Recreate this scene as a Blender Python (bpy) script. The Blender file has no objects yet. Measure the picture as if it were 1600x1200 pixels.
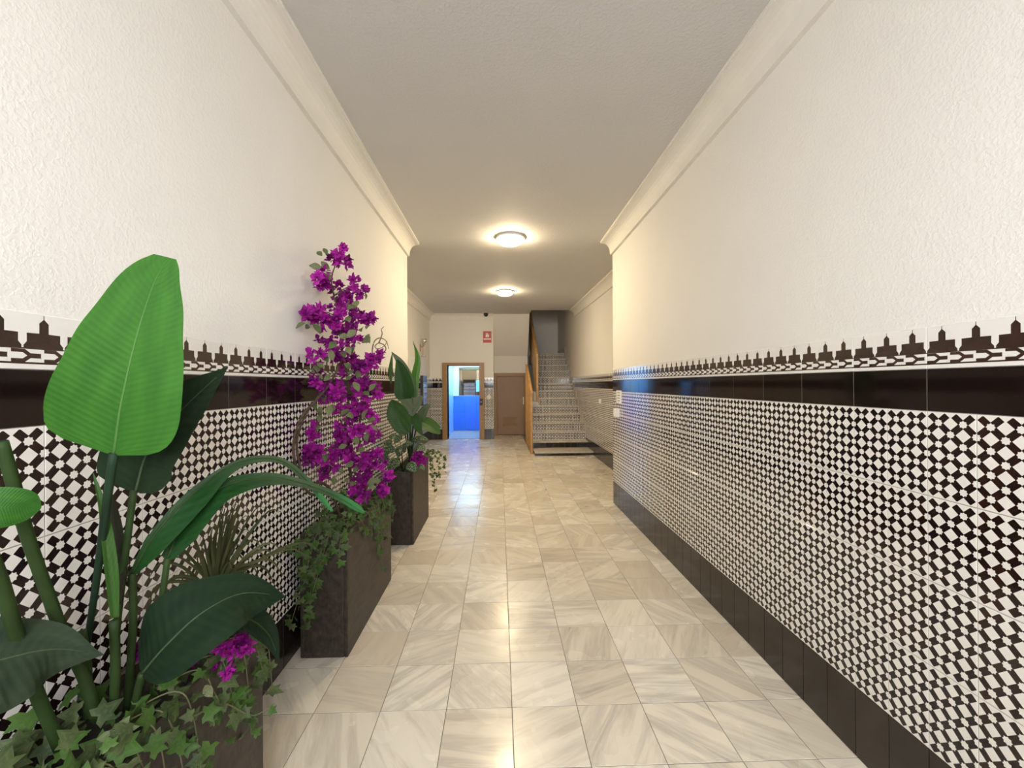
import bpy, math, random
from mathutils import Vector, Matrix
R = math.radians
sc = bpy.context.scene
C = sc.collection

# ------------------------------------------------------------------ camera
FPX, YAW, PITCH, ROLL, EYE = 632.3, 1.751, 0.0, -0.324, 1.5056
CM = Matrix.Rotation(R(-YAW), 3, 'Z') @ Matrix.Rotation(R(PITCH), 3, 'X') @ Matrix.Rotation(R(-ROLL), 3, 'Y')
cam_d = bpy.data.cameras.new('camera')
cam_d.sensor_width = 36.0
cam_d.lens = 36.0 * FPX / 1600.0
cam_d.clip_start = 0.05
cam = bpy.data.objects.new('camera', cam_d)
C.objects.link(cam)
cam.matrix_world = Matrix.Translation((0, 0, EYE)) @ (CM @ Matrix.Rotation(R(90), 3, 'X')).to_4x4()
sc.camera = cam

# ------------------------------------------------------------------ daylight and exposure
w = bpy.data.worlds.new('daylight')
sc.world = w
w.use_nodes = True
w.node_tree.nodes['Background'].inputs[0].default_value = (0.93, 0.96, 1.0, 1)
w.node_tree.nodes['Background'].inputs[1].default_value = 14.0
LAMP = 150.0          # strength of the ceiling lamps
LIFT = 10.0           # strength of the lift's ceiling panel
sc.view_settings.view_transform = 'Standard'
sc.view_settings.look = 'None'
sc.view_settings.gamma = 1.0
sc.view_settings.use_curve_mapping = False
sc.view_settings.exposure = 0.14
sc.cycles.max_bounces = 10
sc.cycles.diffuse_bounces = 6
sc.cycles.sample_clamp_indirect = 6.0
# portal over the unseen entrance opening helps the sampler find the daylight
pl = bpy.data.lights.new('daylight_portal', 'AREA')
pl.shape = 'RECTANGLE'
pl.size, pl.size_y = 2.2, 1.5
pl.cycles.is_portal = True
po = bpy.data.objects.new('daylight_portal', pl)
C.objects.link(po)
po.location = (0.13, -1.5, 2.25)
po.rotation_euler = (R(90), 0, 0)


def px(x, y, Y):
    """the point at depth Y that shows at (x, y) in the 1600 x 1200 frame"""
    d = CM @ Vector((x - 800, FPX, 600 - y))
    return Vector((0, 0, EYE)) + d * (Y / d.y)


# ------------------------------------------------------------------ object helpers
def tag(o, label=None, cat=None, group=None, kind=None):
    if label: o['label'] = label
    if cat: o['category'] = cat
    if group: o['group'] = group
    if kind: o['kind'] = kind
    return o


def mesh(name, verts, faces, mats, uvs=None, smooth=False, fm=None):
    me = bpy.data.meshes.new(name)
    me.from_pydata([tuple(v) for v in verts], [], faces)
    for m in (mats if isinstance(mats, (list, tuple)) else [mats]):
        me.materials.append(m)
    if fm:
        for p, k in zip(me.polygons, fm):
            p.material_index = k
    if smooth:
        me.shade_smooth()
    if uvs:
        l = me.uv_layers.new(name='UVMap')
        for p in me.polygons:
            for li in p.loop_indices:
                l.data[li].uv = uvs[me.loops[li].vertex_index]
    me.update()
    return me


def link(name, me, parent=None, loc=(0, 0, 0), rot=None):
    o = bpy.data.objects.new(name, me)
    C.objects.link(o)
    o.parent = parent
    o.location = loc
    if rot is not None:
        o.rotation_euler = rot
    return o


def base_of(o):
    v = Vector((0, 0, 0))
    while o is not None:
        v += o.location
        o = o.parent
    return v


def part(name, vf, mat, parent=None, smooth=False, uvs=None):
    """vf = (verts, faces) in world coordinates, linked under its (unrotated) parent"""
    b = base_of(parent)
    return link(name, mesh(name, [Vector(v) - b for v in vf[0]], vf[1], mat, uvs, smooth), parent)


def thing(name, loc, label, cat, group=None):
    o = link(name, None, None, loc)
    return tag(o, label, cat, group)


def join(*vfs):
    V, F = [], []
    for v, f in vfs:
        n = len(V)
        V += [Vector(q) for q in v]
        F += [tuple(i + n for i in q) for q in f]
    return V, F


def box(x0, x1, y0, y1, z0, z1):
    V = [(x, y, z) for z in (z0, z1) for y in (y0, y1) for x in (x0, x1)]
    F = [(0, 2, 3, 1), (4, 5, 7, 6), (0, 1, 5, 4), (2, 6, 7, 3), (0, 4, 6, 2), (1, 3, 7, 5)]
    return V, F


def bbox(x0, x1, y0, y1, z0, z1, b=0.004):
    """box with chamfered edges"""
    V, F = [], []
    c = [(x0, x1), (y0, y1), (z0, z1)]
    idx = {}
    for sx in (0, 1):
        for sy in (0, 1):
            for sz in (0, 1):
                s = (sx, sy, sz)
                for ax in range(3):
                    p = []
                    for k in range(3):
                        v = c[k][s[k]]
                        if k != ax:
                            v += b if s[k] == 0 else -b
                        p.append(v)
                    idx[(s, ax)] = len(V)
                    V.append(tuple(p))
    for ax in range(3):
        o = [k for k in range(3) if k != ax]
        for d in (0, 1):
            q = []
            for a, e in ((0, 0), (1, 0), (1, 1), (0, 1)):
                s = [0, 0, 0]
                s[ax] = d; s[o[0]] = a; s[o[1]] = e
                q.append(idx[(tuple(s), ax)])
            F.append(tuple(q) if (d == 1) == (ax != 1) else tuple(reversed(q)))
    for ax in range(3):                      # edges along ax
        o = [k for k in range(3) if k != ax]
        for a in (0, 1):
            for e in (0, 1):
                s0 = [0, 0, 0]; s1 = [0, 0, 0]
                s0[ax], s1[ax] = 0, 1
                for s in (s0, s1):
                    s[o[0]] = a; s[o[1]] = e
                s0, s1 = tuple(s0), tuple(s1)
                F.append((idx[(s0, o[0])], idx[(s1, o[0])], idx[(s1, o[1])], idx[(s0, o[1])]))
    for sx in (0, 1):
        for sy in (0, 1):
            for sz in (0, 1):
                s = (sx, sy, sz)
                F.append((idx[(s, 0)], idx[(s, 1)], idx[(s, 2)]))
    return V, F


def spline(P, n):
    """Catmull-Rom through the points, n samples per span"""
    P = [Vector(p) for p in P]
    Q = [P[0] * 2 - P[1]] + P + [P[-1] * 2 - P[-2]]
    out = []
    for i in range(1, len(Q) - 2):
        a, b, c, d = Q[i - 1:i + 3]
        for k in range(n):
            t = k / n
            out.append(0.5 * ((2 * b) + (c - a) * t + (2 * a - 5 * b + 4 * c - d) * t * t + (3 * b - a - 3 * c + d) * t ** 3))
    out.append(P[-1])
    return out


def tube(P, r, n=6):
    """tube along a polyline; r is a radius or a list (start, end)"""
    P = [Vector(p) for p in P]
    V, F = [], []
    m = len(P)
    up = Vector((0.13, 0.31, 0.94))
    for i, p in enumerate(P):
        t = (P[min(i + 1, m - 1)] - P[max(i - 1, 0)]).normalized()
        a = t.cross(up)
        if a.length < 0.05:
            a = t.cross(Vector((1, 0, 0)))
        a.normalize()
        b = t.cross(a)
        rr = r if not isinstance(r, (list, tuple)) else r[0] + (r[1] - r[0]) * i / (m - 1)
        for k in range(n):
            an = 2 * math.pi * k / n
            V.append(p + (a * math.cos(an) + b * math.sin(an)) * rr)
    for i in range(m - 1):
        for k in range(n):
            k2 = (k + 1) % n
            F.append((i * n + k, i * n + k2, (i + 1) * n + k2, (i + 1) * n + k))
    F.append(tuple(range(n))[::-1])
    F.append(tuple(range((m - 1) * n, m * n)))
    return V, F


def lathe(prof, n=32, c=(0, 0, 0)):
    """profile of (radius, z)"""
    V, F = [], []
    for (r, z) in prof:
        for k in range(n):
            a = 2 * math.pi * k / n
            V.append((c[0] + r * math.cos(a), c[1] + r * math.sin(a), c[2] + z))
    for i in range(len(prof) - 1):
        for k in range(n):
            k2 = (k + 1) % n
            F.append((i * n + k, i * n + k2, (i + 1) * n + k2, (i + 1) * n + k))
    return V, F


def prism(poly, y0, y1, axis='y'):
    """polygon of (a, z) swept from y0 to y1; axis 'y' -> a is x, axis 'x' -> a is y"""
    n = len(poly)
    V = []
    for t in (y0, y1):
        for a, z in poly:
            V.append((a, t, z) if axis == 'y' else (t, a, z))
    F = [(i, (i + 1) % n, n + (i + 1) % n, n + i) for i in range(n)]
    F += [tuple(range(n))[::-1], tuple(range(n, 2 * n))]
    return V, F


# ------------------------------------------------------------------ material helpers
class NB:
    def __init__(self, name, rough=0.5, spec=0.5):
        self.m = bpy.data.materials.new(name)
        self.m.use_nodes = True
        self.t = self.m.node_tree
        self.b = self.t.nodes['Principled BSDF']
        self.b.inputs['Roughness'].default_value = rough
        self.b.inputs['Specular IOR Level'].default_value = spec

    def n(self, k):
        return self.t.nodes.new(k)

    def put(self, s, v):
        if isinstance(v, bpy.types.NodeSocket):
            self.t.links.new(v, s)
        else:
            s.default_value = v

    def ma(self, op, a, b=0.0, c=0.0):
        nd = self.n('ShaderNodeMath')
        nd.operation = op
        for s, v in zip(nd.inputs, (a, b, c)):
            self.put(s, v)
        return nd.outputs[0]

    def vec(self, kind='Object'):
        return self.n('ShaderNodeTexCoord').outputs[kind]

    def xyz(self, v):
        nd = self.n('ShaderNodeSeparateXYZ')
        self.put(nd.inputs[0], v)
        return nd.outputs

    def comb(self, x, y, z):
        nd = self.n('ShaderNodeCombineXYZ')
        for s, v in zip(nd.inputs, (x, y, z)):
            self.put(s, v)
        return nd.outputs[0]

    def noise(self, v, scale, detail=3, rough=0.55, dist=0.0):
        nd = self.n('ShaderNodeTexNoise')
        self.put(nd.inputs['Vector'], v)
        nd.inputs['Scale'].default_value = scale
        nd.inputs['Detail'].default_value = detail
        nd.inputs['Roughness'].default_value = rough
        nd.inputs['Distortion'].default_value = dist
        return nd.outputs[0]

    def ramp(self, f, stops, interp='LINEAR'):
        nd = self.n('ShaderNodeValToRGB')
        nd.color_ramp.interpolation = interp
        el = nd.color_ramp.elements
        el.remove(el[1])
        for k, (p, c) in enumerate(stops):
            if k == 0:
                e = el[0]
                e.position = p
            else:
                e = el.new(p)
            e.color = (c, c, c, 1) if not isinstance(c, (tuple, list)) else (*c, 1)
        self.put(nd.inputs[0], f)
        return nd.outputs[0]

    def mix(self, f, a, b):
        nd = self.n('ShaderNodeMix')
        nd.data_type = 'RGBA'
        self.put(nd.inputs[0], f)
        for s, v in ((nd.inputs[6], a), (nd.inputs[7], b)):
            self.put(s, (*v, 1) if isinstance(v, tuple) else v)
        return nd.outputs[2]

    def col(self, v):
        self.put(self.b.inputs['Base Color'], (*v, 1) if isinstance(v, tuple) else v)
        return self

    def bump(self, h, strength=0.3, dist=0.01):
        nd = self.n('ShaderNodeBump')
        nd.inputs['Strength'].default_value = strength
        nd.inputs['Distance'].default_value = dist
        self.put(nd.inputs['Height'], h)
        self.put(self.b.inputs['Normal'], nd.outputs[0])
        return self

    def rnd(self):
        return self.n('ShaderNodeObjectInfo').outputs['Random']


def plain(name, c, rough=0.5, var=0.06, scale=6.0, metal=0.0, spec=0.5, bump=0.0):
    nb = NB(name, rough, spec)
    n = nb.noise(nb.vec(), scale, 4)
    lo = tuple(max(0, q * (1 - var)) for q in c)
    hi = tuple(min(1, q * (1 + var)) for q in c)
    nb.col(nb.ramp(n, [(0.3, lo), (0.7, hi)]))
    nb.b.inputs['Metallic'].default_value = metal
    if bump:
        nb.bump(n, bump, 0.004)
    return nb.m


def plaster(name, c, strength=0.16, scale=85.0):
    nb = NB(name, 0.75, 0.3)
    v = nb.vec()
    n = nb.noise(v, scale, 3, 0.5, 0.4)
    big = nb.noise(v, 1.3, 2)
    nb.col(nb.ramp(big, [(0.3, tuple(q * 0.97 for q in c)), (0.7, c)]))
    n = nb.ramp(n, [(0.42, 0.0), (0.62, 1.0)])
    nb.bump(n, strength, 0.006)
    return nb.m


WHITE_T = (0.83, 0.80, 0.76)
DARK_T = (0.016, 0.007, 0.006)


def diamond_mat():
    nb = NB('diamond_azulejo', 0.10, 0.5)
    x, y, z = nb.xyz(nb.vec())
    i = nb.ma('DIVIDE', nb.ma('ADD', x, 0.07), 0.035)
    j = nb.ma('DIVIDE', nb.ma('SUBTRACT', 0.14, z), 0.035)
    u = nb.ma('MULTIPLY', nb.ma('ADD', i, j), 0.5)
    v = nb.ma('MULTIPLY', nb.ma('SUBTRACT', i, j), 0.5)
    du = nb.ma('ABSOLUTE', nb.ma('SUBTRACT', u, nb.ma('ROUND', u)))
    dv = nb.ma('ABSOLUTE', nb.ma('SUBTRACT', v, nb.ma('ROUND', v)))
    mn = nb.ma('MINIMUM', du, dv)
    mx = nb.ma('MAXIMUM', du, dv)
    bar = nb.ma('LESS_THAN', mn, 0.205)
    st1 = nb.ma('GREATER_THAN', mx, 0.175)
    st2 = nb.ma('GREATER_THAN', nb.ma('ADD', du, dv), 0.248)
    zz = nb.ma('PINGPONG', nb.ma('ADD', z, 0.14), 0.14)      # distance to the nearest row joint
    edge = nb.ma('MULTIPLY', nb.ma('GREATER_THAN', zz, 0.004), nb.ma('MAXIMUM', nb.ma('GREATER_THAN', zz, 0.0170), nb.ma('GREATER_THAN', mx, 0.27)))
    dark = nb.ma('MULTIPLY', nb.ma('MULTIPLY', bar, st1), nb.ma('MULTIPLY', st2, edge))
    hue = nb.noise(nb.vec(), 14.0, 2)
    dk = nb.ramp(nb.ma('ADD', nb.ma('MULTIPLY', hue, 0.7), nb.ma('MULTIPLY', nb.rnd(), 0.3)),
                 [(0.25, (0.008, 0.006, 0.009)), (0.6, DARK_T), (0.85, (0.035, 0.012, 0.008))])
    c = nb.mix(dark, WHITE_T, dk)
    xx = nb.ma('PINGPONG', nb.ma('ADD', x, 0.07), 0.07)
    joint = nb.ma('LESS_THAN', nb.ma('MINIMUM', xx, zz), 0.0009)
    nb.col(nb.mix(joint, c, (0.62, 0.58, 0.53)))
    return nb.m


def border_mat():
    nb = NB('merlon_azulejo', 0.12, 0.5)
    x, y, z = nb.xyz(nb.vec())
    t = nb.ma('DIVIDE', nb.ma('ADD', z, 0.07), 0.14)
    a = nb.ma('FRACT', nb.ma('ADD', nb.ma('DIVIDE', x, 0.28 / 3), 30.5))
    d = nb.ma('ABSOLUTE', nb.ma('SUBTRACT', a, 0.5))
    wv = nb.ramp(t, [(0.0, 0.0), (0.360, 0.0), (0.3601, 0.6), (0.385, 0.6), (0.3851, 0.478), (0.43, 0.478), (0.495, 0.405),
                     (0.645, 0.405), (0.6451, 0.115), (0.83, 0.115), (0.905, 0.012), (0.98, 0.010), (0.9801, 0.0)])
    mer = nb.ma('LESS_THAN', d, wv)
    b = nb.ma('FRACT', nb.ma('ADD', nb.ma('DIVIDE', x, 0.07), 40.0))
    h = nb.ma('ABSOLUTE', nb.ma('DIVIDE', nb.ma('SUBTRACT', t, 0.245), 0.115))
    cv = nb.ramp(b, [(0.0, 0.84), (0.34, 0.84), (0.58, 0.0), (0.90, 0.0), (0.9001, 1.0)])
    ch = nb.ma('LESS_THAN', nb.ma('ABSOLUTE', nb.ma('SUBTRACT', h, cv)), 0.37)
    inb = nb.ma('LESS_THAN', h, 1.0)
    lim = nb.ma('LESS_THAN', cv, 0.9)
    ch = nb.ma('MULTIPLY', nb.ma('MULTIPLY', ch, inb), lim)
    ln = nb.ma('LESS_THAN', nb.ma('ABSOLUTE', nb.ma('SUBTRACT', t, 0.115)), 0.017)
    dark = nb.ma('MAXIMUM', nb.ma('MAXIMUM', mer, ch), ln)
    dk = nb.ramp(nb.noise(nb.vec(), 9.0, 2), [(0.3, DARK_T), (0.75, (0.045, 0.018, 0.013))])
    nb.col(nb.mix(dark, (0.80, 0.78, 0.75), dk))
    return nb.m


def black_mat(name, joint_pitch, lo, hi, rough=0.08):
    nb = NB(name, rough, 0.5)
    v = nb.vec()
    x, y, z = nb.xyz(v)
    f = nb.ma('ADD', nb.ma('MULTIPLY', nb.noise(v, 7.0, 3), 0.75), nb.ma('MULTIPLY', nb.rnd(), 0.25))
    c = nb.ramp(f, [(0.3, lo), (0.75, hi)])
    xx = nb.ma('PINGPONG', nb.ma('ADD', x, joint_pitch / 2), joint_pitch / 2)
    nb.col(nb.mix(nb.ma('LESS_THAN', xx, 0.0009), c, (0.4, 0.37, 0.34)))
    return nb.m


def marble_mat():
    nb = NB('veined_marble', 0.16, 0.5)
    g = nb.n('ShaderNodeNewGeometry')
    r = nb.ma('FRACT', nb.ma('ADD', nb.rnd(), g.outputs['Random Per Island']))
    rot = nb.n('ShaderNodeVectorRotate')
    rot.rotation_type = 'Z_AXIS'
    nb.put(rot.inputs['Vector'], nb.vec())
    nb.put(rot.inputs['Angle'], nb.ma('MULTIPLY', nb.ma('SUBTRACT', r, 0.5), 2.6))
    x, y, z = nb.xyz(rot.outputs[0])
    off = nb.ma('MULTIPLY', r, 71.0)
    v1 = nb.comb(nb.ma('MULTIPLY', x, 0.13), y, off)
    n1 = nb.noise(v1, 13.0, 4, 0.55, 0.35)
    v2 = nb.comb(nb.ma('ADD', nb.ma('MULTIPLY', x, 0.14), 5.3), y, off)
    n2 = nb.noise(v2, 24.0, 4, 0.6, 0.3)
    v3 = nb.comb(x, y, nb.ma('ADD', off, 9.0))
    n3 = nb.noise(v3, 4.0, 2, 0.5, 0.0)
    tone = nb.ramp(nb.ma('FRACT', nb.ma('MULTIPLY', r, 13.7)), [(0.0, (0.62, 0.545, 0.43)), (0.4, (0.74, 0.675, 0.555)), (1.0, (0.82, 0.765, 0.655))])
    amt = nb.ramp(nb.ma('FRACT', nb.ma('MULTIPLY', r, 37.3)), [(0.0, 0.25), (0.5, 0.75), (1.0, 1.0)])
    c = nb.mix(nb.ma('MULTIPLY', amt, nb.ramp(n1, [(0.44, 0.0), (0.58, 0.55), (0.63, 0.25), (0.72, 0.9)])), tone, (0.36, 0.33, 0.29))
    c = nb.mix(nb.ramp(n2, [(0.54, 0.0), (0.68, 0.42)]), c, (0.48, 0.40, 0.30))
    c = nb.mix(nb.ramp(n3, [(0.3, 0.0), (0.8, 0.15)]), c, (0.82, 0.77, 0.67))
    nb.col(c)
    nb.put(nb.b.inputs['Roughness'], nb.ramp(n3, [(0.3, 0.18), (0.7, 0.30)]))
    return nb.m


def leaf_mat(name, dark, light, rough=0.4, trans=0.25, veins=60.0, spec=0.4, variegate=None, tip=None):
    nb = NB(name, rough, spec)
    u, v, _ = nb.xyz(nb.vec('UV'))                 # u along the leaf, v across (0 midrib, 1 edge)
    wv = nb.ma('SINE', nb.ma('MULTIPLY', nb.ma('SUBTRACT', u, nb.ma('MULTIPLY', v, 0.12)), veins))
    n = nb.noise(nb.vec('UV'), 3.0, 2)
    f = nb.ma('ADD', nb.ma('MULTIPLY', wv, 0.05), n)
    c = nb.ramp(nb.ma('ADD', f, nb.ma('MULTIPLY', nb.ma('SUBTRACT', nb.rnd(), 0.5), 0.35)), [(0.2, dark), (0.8, light)])
    if tip:
        c = nb.mix(nb.ramp(u, [(0.35, 0.0), (0.6, 0.75), (0.8, 0.55)]), c, tip[0])
        c = nb.mix(nb.ramp(u, [(0.78, 0.0), (0.9, 1.0)]), c, tip[1])
    if variegate:
        c = nb.mix(nb.ramp(nb.ma('ADD', nb.ma('MULTIPLY', wv, 0.07), n), [(0.42, 0.0), (0.60, 0.85)]), c, variegate)
    nb.col(c)
    nb.bump(wv, 0.12, 0.003)
    if trans:
        tr = nb.n('ShaderNodeBsdfTranslucent')
        nb.put(tr.inputs['Color'], c)
        ms = nb.n('ShaderNodeMixShader')
        ms.inputs[0].default_value = trans
        nb.t.links.new(nb.b.outputs[0], ms.inputs[1])
        nb.t.links.new(tr.outputs[0], ms.inputs[2])
        nb.t.links.new(ms.outputs[0], nb.t.nodes['Material Output'].inputs[0])
    return nb.m


def glow(name, c, s):
    nb = NB(name)
    nb.col(c)
    nb.put(nb.b.inputs['Emission Color'], (*c, 1))
    nb.b.inputs['Emission Strength'].default_value = s
    return nb.m


M = {
    'plaster': plaster('cream_plaster', (0.83, 0.81, 0.77)),
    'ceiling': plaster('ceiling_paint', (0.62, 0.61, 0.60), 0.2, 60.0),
    'moulding': plain('moulding_white', (0.80, 0.78, 0.73), 0.6, 0.02),
    'diamond': diamond_mat(), 'border': border_mat(),
    'band': black_mat('brown_black_glaze', 0.28, (0.006, 0.004, 0.004), (0.020, 0.009, 0.007)),
    'skirt': black_mat('dark_brown_glaze', 0.14, (0.012, 0.009, 0.007), (0.028, 0.019, 0.014), 0.16),
    'marble': marble_mat(),
    'grout': plain('grey_mortar', (0.20, 0.175, 0.15), 0.9),
    'step': plain('grey_stone', (0.50, 0.45, 0.39), 0.35, 0.15, 12.0),
    'planter': None, 'soil': plain('dark_soil', (0.020, 0.016, 0.012), 0.95, 0.4, 40.0, bump=0.6),
    'tan': plain('tan_metal_paint', (0.36, 0.205, 0.07), 0.35, 0.05),
    'door': plain('brown_door_paint', (0.31, 0.20, 0.13), 0.45, 0.05),
    'doorframe': plain('brown_frame_paint', (0.33, 0.20, 0.09), 0.45, 0.05),
    'wood': plain('honey_wood', (0.48, 0.26, 0.085), 0.4, 0.18, 9.0),
    'chrome': plain('brushed_steel', (0.75, 0.74, 0.72), 0.25, 0.03, metal=1.0),
    'brass': plain('aged_brass', (0.55, 0.42, 0.25), 0.3, 0.06, metal=1.0),
    'white': plain('white_plastic', (0.82, 0.80, 0.75), 0.35, 0.02),
    'ink': plain('grey_print', (0.30, 0.29, 0.28), 0.6),
    'black': plain('black_plastic', (0.010, 0.010, 0.012), 0.3),
    'red': plain('sign_red', (0.50, 0.035, 0.028), 0.4, 0.04),
    'blue': plain('cobalt_panel', (0.05, 0.20, 0.80), 0.25, 0.12, 60.0),
    'paleblue': plain('pale_blue_panel', (0.35, 0.62, 0.92), 0.3, 0.04),
    'mailbox': plain('dark_mailbox', (0.035, 0.028, 0.026), 0.35),
    'lamp': glow('lamp_glass', (1.0, 0.80, 0.50), LAMP),
    'lift_light': glow('lift_light', (0.42, 0.74, 1.0), LIFT),
    'cyan_paper': plain('cyan_notice', (0.30, 0.72, 0.88), 0.5, 0.05),
    'bark': plain('brown_bark', (0.075, 0.045, 0.028), 0.8, 0.4, 30.0, bump=0.5),
    'twig': plain('pale_twig', (0.22, 0.14, 0.09), 0.7, 0.2, 30.0),
    'stalk': plain('green_stalk', (0.025, 0.048, 0.012), 0.6, 0.25, 12.0, spec=0.2),
    'stalk_dark': plain('dark_green_stalk', (0.012, 0.030, 0.014), 0.6, 0.25, 12.0, spec=0.2),
    'rib_light': plain('pale_green_rib', (0.060, 0.150, 0.035), 0.5, 0.1, spec=0.2),
    'rib_dark': plain('grey_green_rib', (0.050, 0.075, 0.035), 0.5, 0.1, spec=0.2),
    'vine': plain('green_vine', (0.13, 0.13, 0.055), 0.6, 0.2, 20.0),
}
nb = NB('brown_fibre_planter', 0.5, 0.35)
v = nb.vec()
x, y, z = nb.xyz(v)
n1 = nb.noise(nb.comb(x, nb.ma('MULTIPLY', y, 0.35), z), 26.0, 4, 0.6)
n2 = nb.noise(nb.comb(x, y, nb.ma('MULTIPLY', z, 0.3)), 70.0, 3, 0.6)
f = nb.ma('ADD', nb.ma('MULTIPLY', n1, 0.6), nb.ma('MULTIPLY', n2, 0.4))
nb.col(nb.ramp(f, [(0.3, (0.014, 0.011, 0.009)), (0.7, (0.072, 0.056, 0.043))]))
nb.bump(f, 0.35, 0.004)
M['planter'] = nb.m
nb = NB('mirror_glass', 0.03)
nb.col((0.85, 0.9, 0.92))
nb.b.inputs['Metallic'].default_value = 1.0
M['mirror'] = nb.m
L = {
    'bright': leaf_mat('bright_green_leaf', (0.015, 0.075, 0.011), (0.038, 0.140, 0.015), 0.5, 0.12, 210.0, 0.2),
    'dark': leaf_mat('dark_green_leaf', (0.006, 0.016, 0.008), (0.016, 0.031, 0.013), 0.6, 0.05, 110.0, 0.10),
    'mid': leaf_mat('mid_green_leaf', (0.012, 0.050, 0.009), (0.030, 0.090, 0.016), 0.5, 0.15, 110.0, 0.25),
    'lime': leaf_mat('lime_green_leaf', (0.055, 0.16, 0.014), (0.10, 0.25, 0.026), 0.45, 0.2, 110.0, 0.3),
    'arch': leaf_mat('arching_leaf', (0.004, 0.032, 0.005), (0.012, 0.060, 0.010), 0.5, 0.12, 110.0, 0.25, tip=((0.060, 0.085, 0.045), (0.035, 0.15, 0.045))),
    'sheen': leaf_mat('pale_sheen_leaf', (0.070, 0.10, 0.055), (0.13, 0.17, 0.10), 0.4, 0.1, 110.0, 0.4),  # lighter sheen on the grey leaves is put into their colour
    'leafy': leaf_mat('fresh_green_leaf', (0.022, 0.070, 0.012), (0.055, 0.13, 0.022), 0.45, 0.15, 110.0, 0.3),
    'grey': leaf_mat('grey_green_leaf', (0.022, 0.035, 0.020), (0.040, 0.058, 0.031), 0.6, 0.06, 110.0, 0.10),
    'brown': leaf_mat('brown_green_leaf', (0.018, 0.018, 0.008), (0.028, 0.026, 0.012), 0.6, 0.08, 90.0, 0.2),
    'ivy': leaf_mat('ivy_leaf', (0.026, 0.050, 0.015), (0.11, 0.14, 0.055), 0.55, 0.15, 20.0, 0.25),
    'ivy_bright': leaf_mat('young_ivy_leaf', (0.035, 0.085, 0.014), (0.085, 0.16, 0.035), 0.55, 0.2, 20.0, 0.25),
    'bougain': leaf_mat('olive_leaf', (0.065, 0.088, 0.035), (0.20, 0.21, 0.10), 0.55, 0.2, 30.0, 0.25),
    'calathea': leaf_mat('silver_patterned_leaf', (0.025, 0.055, 0.022), (0.045, 0.085, 0.035), 0.5, 0.12, 40.0, 0.3, variegate=(0.22, 0.28, 0.17)),
    'grass': leaf_mat('long_grass_blade', (0.018, 0.030, 0.010), (0.085, 0.080, 0.030), 0.55, 0.1, 6.0, 0.2),
}
nb = NB('magenta_bract', 0.55, 0.25)
c = nb.ramp(nb.ma('ADD', nb.ma('MULTIPLY', nb.rnd(), 0.7), nb.ma('MULTIPLY', nb.noise(nb.vec(), 40.0, 2), 0.3)),
            [(0.1, (0.12, 0.003, 0.10)), (0.5, (0.28, 0.006, 0.22)), (0.9, (0.46, 0.02, 0.36))])
nb.col(c)
tr = nb.n('ShaderNodeBsdfTranslucent')
nb.put(tr.inputs['Color'], c)
ms = nb.n('ShaderNodeMixShader')
ms.inputs[0].default_value = 0.25
nb.t.links.new(nb.b.outputs[0], ms.inputs[1])
nb.t.links.new(tr.outputs[0], ms.inputs[2])
nb.t.links.new(ms.outputs[0], nb.t.nodes['Material Output'].inputs[0])
M['bract'] = nb.m

# ------------------------------------------------------------------ the setting
XL, XR = -1.154, 1.425            # tile faces of the corridor
PLX, PRX = XL - 0.006, XR + 0.006  # plaster behind them
XLF, XRF = -1.90, 1.96            # walls of the wider part
YL, YR = 5.15, 5.06               # where the corridor ends
YE, YD = 11.10, 11.95             # lift wall, low door wall
Y0 = -1.5
CH = 3.295                        # corridor ceiling


def ceil_z(y):
    return CH if y < 5.1 else CH + (y - 5.1) * 0.0210


def struct(name, vf, mat, parent=None):
    o = part(name, vf, mat, parent)
    o['kind'] = 'structure'
    return o


floor = struct('floor', box(-2.1, 2.16, Y0 - 0.2, 13.75, -0.15, -0.0016), M['grout'])
wall_left = struct('wall_left', box(XLF, PLX, Y0, YL, 0, CH + 0.05), M['plaster'])
wall_right = struct('wall_right', box(PRX, XRF, Y0, YR, 0, CH + 0.05), M['plaster'])
wall_left_far = struct('wall_left_far', box(XLF - 0.2, XLF, YL - 0.3, YE + 0.3, 0, 3.6), M['plaster'])
wall_right_far = struct('wall_right_far', box(XRF, XRF + 0.2, YR - 0.3, 13.75, 0, 5.6), M['plaster'])
EX0, EX1, EZ = -1.43, -0.555, 2.02      # lift opening
wall_lift = struct('wall_lift', join(box(XLF, EX0, YE, YE + 0.3, 0, 3.6), box(EX1, -0.165, YE, YD + 0.2, 0, 3.6),
                                     box(EX0, EX1, YE, YE + 0.3, EZ, 3.6)), M['plaster'])
DX0, DX1, DZ = -0.125, 0.775, 1.78      # low door opening
wall_cellar = struct('wall_cellar', join(box(-0.165, DX0, YD, YD + 0.2, 0, 2.6), box(DX1, 0.83, YD, YD + 0.2, 0, 2.6),
                                         box(DX0, DX1, YD, YD + 0.2, DZ, 2.6), box(DX0, DX1, YD + 0.13, YD + 0.2, 0, DZ)), M['plaster'])  # last box: unseen backing added to stop daylight leaking round the door
# sloping underside of the upper flight above the low door
struct('wall_soffit', prism([(11.05, ceil_z(11.05)), (11.05, 3.6), (12.15, 3.6), (12.15, 2.2), (11.95, 2.33)], -0.165, 0.83, 'x'), M['plaster'])
struct('wall_stairwell', join(box(0.5, XRF, 13.55, 13.75, 0, 5.6), box(0.70, 0.83, 10.40, 11.10, 3.44, 5.6),
                              box(0.70, 0.83, 11.08, 13.55, 3.45, 5.6), box(0.70, 0.83, 11.98, 13.55, 3.1, 3.5), box(0.70, 0.83, 12.0, 13.55, 0, 3.2), box(0.83, XRF, 10.25, 10.40, 3.42, 5.6)), M['plaster'])
struct('ceiling_stairwell', box(0.7, XRF + 0.2, 10.25, 13.75, 5.6, 5.75), M['ceiling'])


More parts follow.
